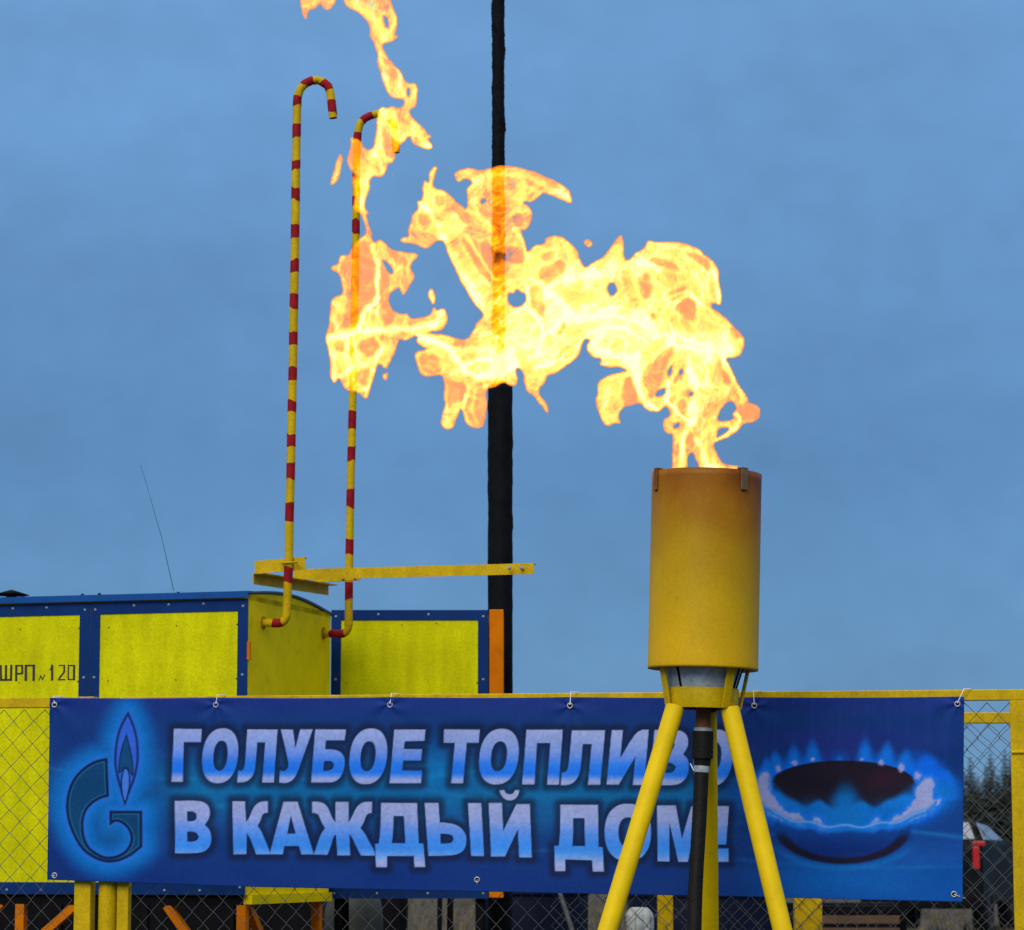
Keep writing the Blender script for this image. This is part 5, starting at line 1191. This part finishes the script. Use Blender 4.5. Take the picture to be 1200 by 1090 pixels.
FIL = [(Bq([(600, 440), (640, 530), (690, 610), (740, 700), (795, 795)]), 5, .5), (Bq([(700, 430), (760, 500), (800, 560), (830, 620), (860, 630)]), 2.5, .5), (Bq([(480, 270), (540, 330), (590, 400), (600, 450)]), 4, .4), (Dq([(475, 265), (600, 290), (650, 360), (700, 420), (760, 445), (880, 430), (915, 400)]), 3.2, .75), (Dq([(520, 280), (700, 330), (860, 300)]), 3, .35), (Dq([(700, 395), (760, 360), (840, 360), (920, 330)]), 2.5, .5),
   (Bq([(262, 470), (282, 540), (292, 610), (288, 720), (260, 750), (225, 780), (205, 860)]), 2.2, .55), (Dq([(55, 270), (120, 250), (175, 232), (280, 232), (380, 222), (450, 222), (560, 190), (600, 150)]), 4.2, .55), (Dq([(60, 270), (80, 360), (90, 460), (110, 450), (150, 420), (200, 385), (190, 300), (180, 240)]), 3.2, .5), (Dq([(200, 480), (240, 502), (258, 455), (270, 420)]), 3, .45), (Dq([(70, 90), (100, 110), (90, 180), (110, 240)]), 3, .4), (Dq([(150, 260), (140, 330), (170, 390)]), 2.5, .4), (Dq([(290, 270), (310, 310), (270, 370), (230, 390)]), 2.6, .4),
   (Cq([(520, 580), (498, 640), (520, 710), (560, 790), (600, 812), (640, 745), (640, 700)]), 3.0, .7), (Cq([(725, 590), (735, 660), (760, 700), (745, 760), (740, 850), (705, 940), (690, 1050)]), 3.2, .6), (Cq([(760, 930), (790, 990), (805, 1045), (850, 1042)]), 3.2, .55), (Cq([(640, 770), (690, 830), (735, 860)]), 2, .7), (Cq([(905, 820), (945, 840), (920, 890), (830, 945)]), 2.2, .5), (Cq([(880, 600), (930, 700), (970, 765)]), 4, .6), (Cq([(830, 240), (850, 290), (860, 370)]), 3.5, .6), (Cq([(500, 165), (560, 215), (600, 240)]), 2.5, .6), (Cq([(640, 350), (720, 320), (780, 380)]), 2.0, .5), (Cq([(600, 120), (700, 150), (800, 250)]), 2.0, .3), (Cq([(330, 540), (420, 590), (500, 600)]), 5, .5), (Cq([(100, 640), (200, 600), (280, 530), (320, 500)]), 2.5, .6), (Cq([(0, 390), (60, 390), (110, 430), (130, 520), (100, 580)]), 3, .5), (Cq([(60, 300), (70, 350), (50, 385)]), 2, .6),
   (Bq([(720, 200), (780, 150), (880, 130), (1000, 150), (1100, 200), (1180, 250)]), 4, .35), (Bq([(740, 260), (770, 340), (830, 400)]), 3.5, .4), (Bq([(930, 390), (980, 460), (990, 520)]), 3, .5), (Dq([(610, 480), (612, 600), (610, 680)]), 3, .35), (Dq([(745, 500), (735, 600), (750, 660)]), 2.4, .3), (Dq([(540, 45), (555, 120), (580, 150)]), 3.5, .3),
   (A([(300, 20), (400, 100), (430, 170)]), 6, .45), (A([(470, 20), (495, 90), (470, 150)]), 2.5, .35), (A([(410, 260), (440, 350), (470, 440)]), 2.5, .35), (A([(470, 270), (520, 350), (530, 450)]), 2.5, .4), (A([(430, 510), (480, 560), (490, 660), (540, 640)]), 6, .45), (A([(430, 540), (405, 700), (350, 850), (345, 960)]), 6, .4), (A([(400, 720), (440, 800), (380, 820)]), 3, .4), (A([(580, 590), (610, 650), (660, 690)]), 5, .4)]
def flame_material():
    m = bpy.data.materials.new('burning_gas'); m.use_nodes = True
    n = m.node_tree; n.nodes.clear()
    o = n.nodes.new('ShaderNodeOutputMaterial')
    at = n.nodes.new('ShaderNodeAttribute'); at.attribute_name = 'burn_level'
    t = n.nodes.new('ShaderNodeTexCoord')
    w1 = n.nodes.new('ShaderNodeTexNoise'); w1.inputs['Scale'].default_value = 14; w1.inputs['Detail'].default_value = 6; w1.inputs['Distortion'].default_value = 2.2
    n.links.new(t.outputs['Object'], w1.inputs['Vector'])
    ma = n.nodes.new('ShaderNodeMath'); ma.operation = 'SUBTRACT'; ma.inputs[1].default_value = 0.5; n.links.new(w1.outputs[0], ma.inputs[0])
    mb = n.nodes.new('ShaderNodeMath'); mb.operation = 'MULTIPLY_ADD'; mb.inputs[1].default_value = 0.26; n.links.new(ma.outputs[0], mb.inputs[0]); n.links.new(at.outputs['Fac'], mb.inputs[2])
    r1 = n.nodes.new('ShaderNodeValToRGB'); r2 = n.nodes.new('ShaderNodeValToRGB')
    for r_ in (r1, r2): n.links.new(mb.outputs[0], r_.inputs[0])
    def stops(r_, lst):
        e = r_.color_ramp.elements
        e[0].position, e[0].color = lst[0][0], (*lst[0][1], 1); e[1].position, e[1].color = lst[-1][0], (*lst[-1][1], 1)
        for p_, c_ in lst[1:-1]: q = e.new(p_); q.color = (*c_, 1)
    stops(r1, [(0.0, (0.0, 0.0, 0.0)), (0.10, (0.26, 0.055, 0.0)), (0.20, (0.50, 0.118, 0.004)), (0.36, (0.53, 0.150, 0.005)), (0.47, (0.56, 0.29, 0.003)), (0.66, (0.60, 0.42, 0.010)), (0.84, (0.70, 0.55, 0.08)), (1.0, (0.85, 0.78, 0.34))])
    stops(r2, [(0.0, (1, 1, 1)), (0.10, (0.92, 0.80, 0.64)), (0.22, (0.90, 0.73, 0.50)), (0.50, (0.92, 0.84, 0.54)), (1.0, (0.92, 0.86, 0.60))])
    em = n.nodes.new('ShaderNodeEmission'); em.inputs[1].default_value = 1.0; n.links.new(r1.outputs[0], em.inputs[0])
    tp_ = n.nodes.new('ShaderNodeBsdfTransparent'); n.links.new(r2.outputs[0], tp_.inputs[0])
    ad = n.nodes.new('ShaderNodeAddShader'); n.links.new(em.outputs[0], ad.inputs[0]); n.links.new(tp_.outputs[0], ad.inputs[1]); n.links.new(ad.outputs[0], o.inputs['Surface'])
    return m
FM = flame_material()
def flame_body(name, polys, holes, step, seed, parent=None, root_loc=None, base=0.42):
    pts = np.concatenate([np.asarray(p) for p in polys]); x0, y0 = pts.min(0) - 6; x1, y1 = pts.max(0) + 6
    gx = np.arange(x0, x1, step); gy = np.arange(y0, y1, step); X, Y = np.meshgrid(gx, gy)
    def field(X, Y):
        # tiny ragged displacement of the outline, like torn gas
        dx = 3.0 * (fbm(X / 11, Y / 11, 71, 3) - 0.5); dy = 3.0 * (fbm(X / 11, Y / 11, 77, 3) - 0.5)
        d = np.full(X.shape, -99.0)
        for p in polys: d = np.maximum(d, sdf_local(X + dx, Y + dy, chaikin(p, 2), 8))
        for h in holes: d = np.where(d > -3, np.minimum(d, -sdf_local(X + dx, Y + dy, chaikin(h, 1), 60)), d)
        return d
    d = field(X, Y)
    ins = d > 0.0
    cell = ins[:-1, :-1] & ins[1:, :-1] & ins[:-1, 1:] & ins[1:, 1:]
    use = np.zeros(ins.shape, bool); use[:-1, :-1] |= cell; use[1:, :-1] |= cell; use[:-1, 1:] |= cell; use[1:, 1:] |= cell
    full = np.zeros(ins.shape, int); full[:-1, :-1] += cell; full[1:, :-1] += cell; full[:-1, 1:] += cell; full[1:, 1:] += cell
    edge = use & (full < 4)
    gyd, gxd = np.gradient(d, step); gl = np.hypot(gxd, gyd) + 1e-6
    XX = X.copy(); YY = Y.copy(); mv = np.clip(d, 0, step * 1.2)
    XX[edge] -= (gxd / gl * mv)[edge]; YY[edge] -= (gyd / gl * mv)[edge]
    d = np.where(edge, 0.0, d)
    # luminous structure
    ux = fbm(X / 40, Y / 40, seed + 1, 3) - 0.5; uy = fbm(X / 40, Y / 40, seed + 2, 3) - 0.5
    def heat(sd2, par):
        qx = X + 55 * ux + par; qy = Y + 55 * uy - par
        rid = 1 - np.abs(2 * fbm(qx / 26, qy / 20, sd2 + 5, 4) - 1) * 2.0
        rid = np.clip(rid, 0, 1) ** 2
        lo = fbm(qx / 48, qy / 48, sd2 + 9, 3)
        h = base + 0.075 + 0.30 * (lo - 0.45) + 0.34 * rid + 0.06 * sst(4, 20, d)
        hotz = np.exp(-(((X - 690) / 165) ** 2 + ((Y - 385) / 85) ** 2)); h = h + 0.20 * hotz - 0.20 * sst(0.54, 0.68, fbm(qx / 17, qy / 24, sd2 + 15, 3)) * (1 - 0.6 * hotz)
        # fine luminous threads drawn out along the flow (upward near the burner and at far left, sideways between)
        ws = sst(790, 720, X) * sst(470, 520, X)
        fx_ = X + 26 * (fbm(X / 34, Y / 34, sd2 + 61, 3) - 0.5); fy_ = Y + 26 * (fbm(X / 34, Y / 34, sd2 + 67, 3) - 0.5)
        thr = 0
        for (sa, sb, so2, am2) in ((7.0, 48, 71, 0.22), (3.4, 26, 83, 0.12)):
            nv_ = fbm(fx_ / sa, fy_ / sb, sd2 + so2, 3)
            cu, su = math.cos(R(32)), math.sin(R(32)); uu_ = fx_ * cu - fy_ * su; vv_ = fx_ * su + fy_ * cu
            nd_ = fbm(uu_ / sb, vv_ / sa, sd2 + so2 + 3, 3)
            nn = nv_ * (1 - ws) + nd_ * ws
            thr = thr + am2 * (np.clip(1 - np.abs(nn - 0.5) / 0.07, 0, 1) ** 1.5 - 0.30) - 0.6 * am2 * sst(0.60, 0.72, nn)
        h = h + thr
        wx_ = X + 7 * (fbm(X / 11, Y / 15, 91, 4) - 0.5); wy_ = Y + 7 * (fbm(X / 15, Y / 11, 95, 4) - 0.5)
        for wv in WIN:
            s = sdf_local(wx_, wy_, chaikin(wv, 1), 8) + 1.2
            if s.max() < -90: continue
            k = sst(-2.0, 3.0, s) * (1 - 0.25 * rid); tgt = 0.28 + 0.08 * rid + 0.55 * np.clip(thr, 0, 1)
            h = h * (1 - k) + tgt * k + 0.08 * np.exp(-((s + 2.6) / 1.5) ** 2)
        for sc_, so_, am_ in ((30, 41, 0.10), (15, 47, 0.06)):
            nn = fbm(qx / sc_, qy / (sc_ * 1.25), sd2 + so_, 3)
            for lev in (0.42, 0.56):
                gx_ = np.abs(nn - lev) / (0.9 / sc_)
                h = h - am_ * np.exp(-(gx_ / 1.3) ** 2) * (1 - 0.45 * hotz) + 0.5 * am_ * np.exp(-((nn - lev - 2.6 / sc_) / (1.6 / sc_)) ** 2)
        h = h - 0.24 * np.exp(-((X - 586) / 20) ** 2) * (0.5 + fbm(X / 14, Y / 12, 55, 2)) * sst(205, 235, Y) * sst(350, 310, Y)
        for hx, hy, ha, hb_, hk in ((583, 301, 8, 8, 0.95), (584, 271, 5, 5, 0.75), (586, 255, 7, 5, 0.35), (584, 226, 7, 3, 0.5), (416, 208, 6, 4, 0.6), (583, 330, 6, 9, 0.3), (587, 318, 8, 5, 0.4), (588, 385, 9, 4, 0.35), (583, 405, 10, 4, 0.3)):
            h = h * (1 - hk * np.exp(-((wx_ - hx) / ha) ** 2 - ((wy_ - hy) / hb_) ** 2))
        for ln, wd in HOT: h = h + 0.34 * np.exp(-(linedist(wx_, wy_, ln, wd * 3) / wd) ** 2) * (0.45 + 0.9 * rid)
        for ln, wd, am in FIL: h = h + am * 0.75 * np.exp(-(linedist(wx_, wy_, ln, wd * 3) / wd) ** 2)
        ed = sst(0.0, 3.0, d); h = np.clip(h, 0, 1.05)
        h = np.where(ed < 1, 0.04 + (h - 0.04) * ed, h)
        return h
    T = 0.0038                                             # metres per photo pixel at the flame
    half = np.sqrt(np.clip(d, 0, None) * np.clip(44 - 0.0 * d, 1, None)) * 0.62 * T
    half = half * (0.75 + 0.7 * fbm(X / 30, Y / 30, seed + 21, 3))
    Yc = YT - 0.02 + np.clip(826 - X, 0, None) * T * 0.22 + 0.16 * (fbm(X / 75, Y / 75, seed + 31, 3) - 0.5) * sst(551, 470, Y)
    def to3(dep):
        dx_ = (XX - 600) / F; dy_ = math.cos(TH) - math.sin(TH) * (545 - YY) / F; dz_ = math.sin(TH) + math.cos(TH) * (545 - YY) / F
        t_ = dep / dy_; return np.stack([dx_ * t_, dep, CAMZ + dz_ * t_], -1)
    fr = to3(Yc - half); bk = to3(Yc + half)
    hf = heat(seed, 0.0); hb = heat(seed + 300, 17.0)
    n_ = int(use.sum()); fi = -np.ones(ins.shape, int); fi[use] = np.arange(n_)
    inner = use & ~edge; bi = fi.copy(); nb = int(inner.sum()); bi[inner] = n_ + np.arange(nb)
    cy, cx_ = np.nonzero(cell)
    q = lambda I: np.stack([I[cy, cx_], I[cy, cx_ + 1], I[cy + 1, cx_ + 1], I[cy + 1, cx_]], -1)
    F1 = q(fi)[:, ::-1]; F2 = q(bi)
    V = np.concatenate([fr[use], bk[inner]]); H = np.concatenate([hf[use], hb[inner]]); FF = np.concatenate([F1, F2])
    loc = np.array(root_loc)
    me = bpy.data.meshes.new(name); me.vertices.add(len(V)); me.vertices.foreach_set('co', (V - loc).reshape(-1).astype(np.float32))
    me.loops.add(FF.size); me.loops.foreach_set('vertex_index', FF.reshape(-1).astype(np.int32)); me.polygons.add(len(FF)); me.polygons.foreach_set('loop_start', (np.arange(len(FF)) * 4).astype(np.int32))
    me.update(calc_edges=True); me.validate(); me.polygons.foreach_set('use_smooth', [True] * len(me.polygons))
    at = me.attributes.new('burn_level', 'FLOAT', 'POINT'); at.data.foreach_set('value', H.astype(np.float32))
    me.materials.append(FM)
    o = bpy.data.objects.new(name, me); col.objects.link(o)
    if parent: o.parent = parent
    else: o.location = root_loc
    return o
floc = P(826, 552, YT)
flame = flame_body('flame', [U2, LEFT, MAIN], U2h + LEFTh + MAINh, 1.5, 200, None, floc)
tag(flame, 'bright yellow gas flame streaming up and left from the torch barrel', 'flame')
flame_body('flame_wisp', [U1], [], 1.5, 220, flame, floc, base=0.36)
flame_body('flame_wisp', [TEAR], [], 1.2, 240, flame, floc, base=0.40)
flame_body('flame_wisp', [DOT], [], 1.0, 260, flame, floc, base=0.24)
flame_body('flame_wisp', [BIT], [], 1.0, 280, flame, floc, base=0.20)
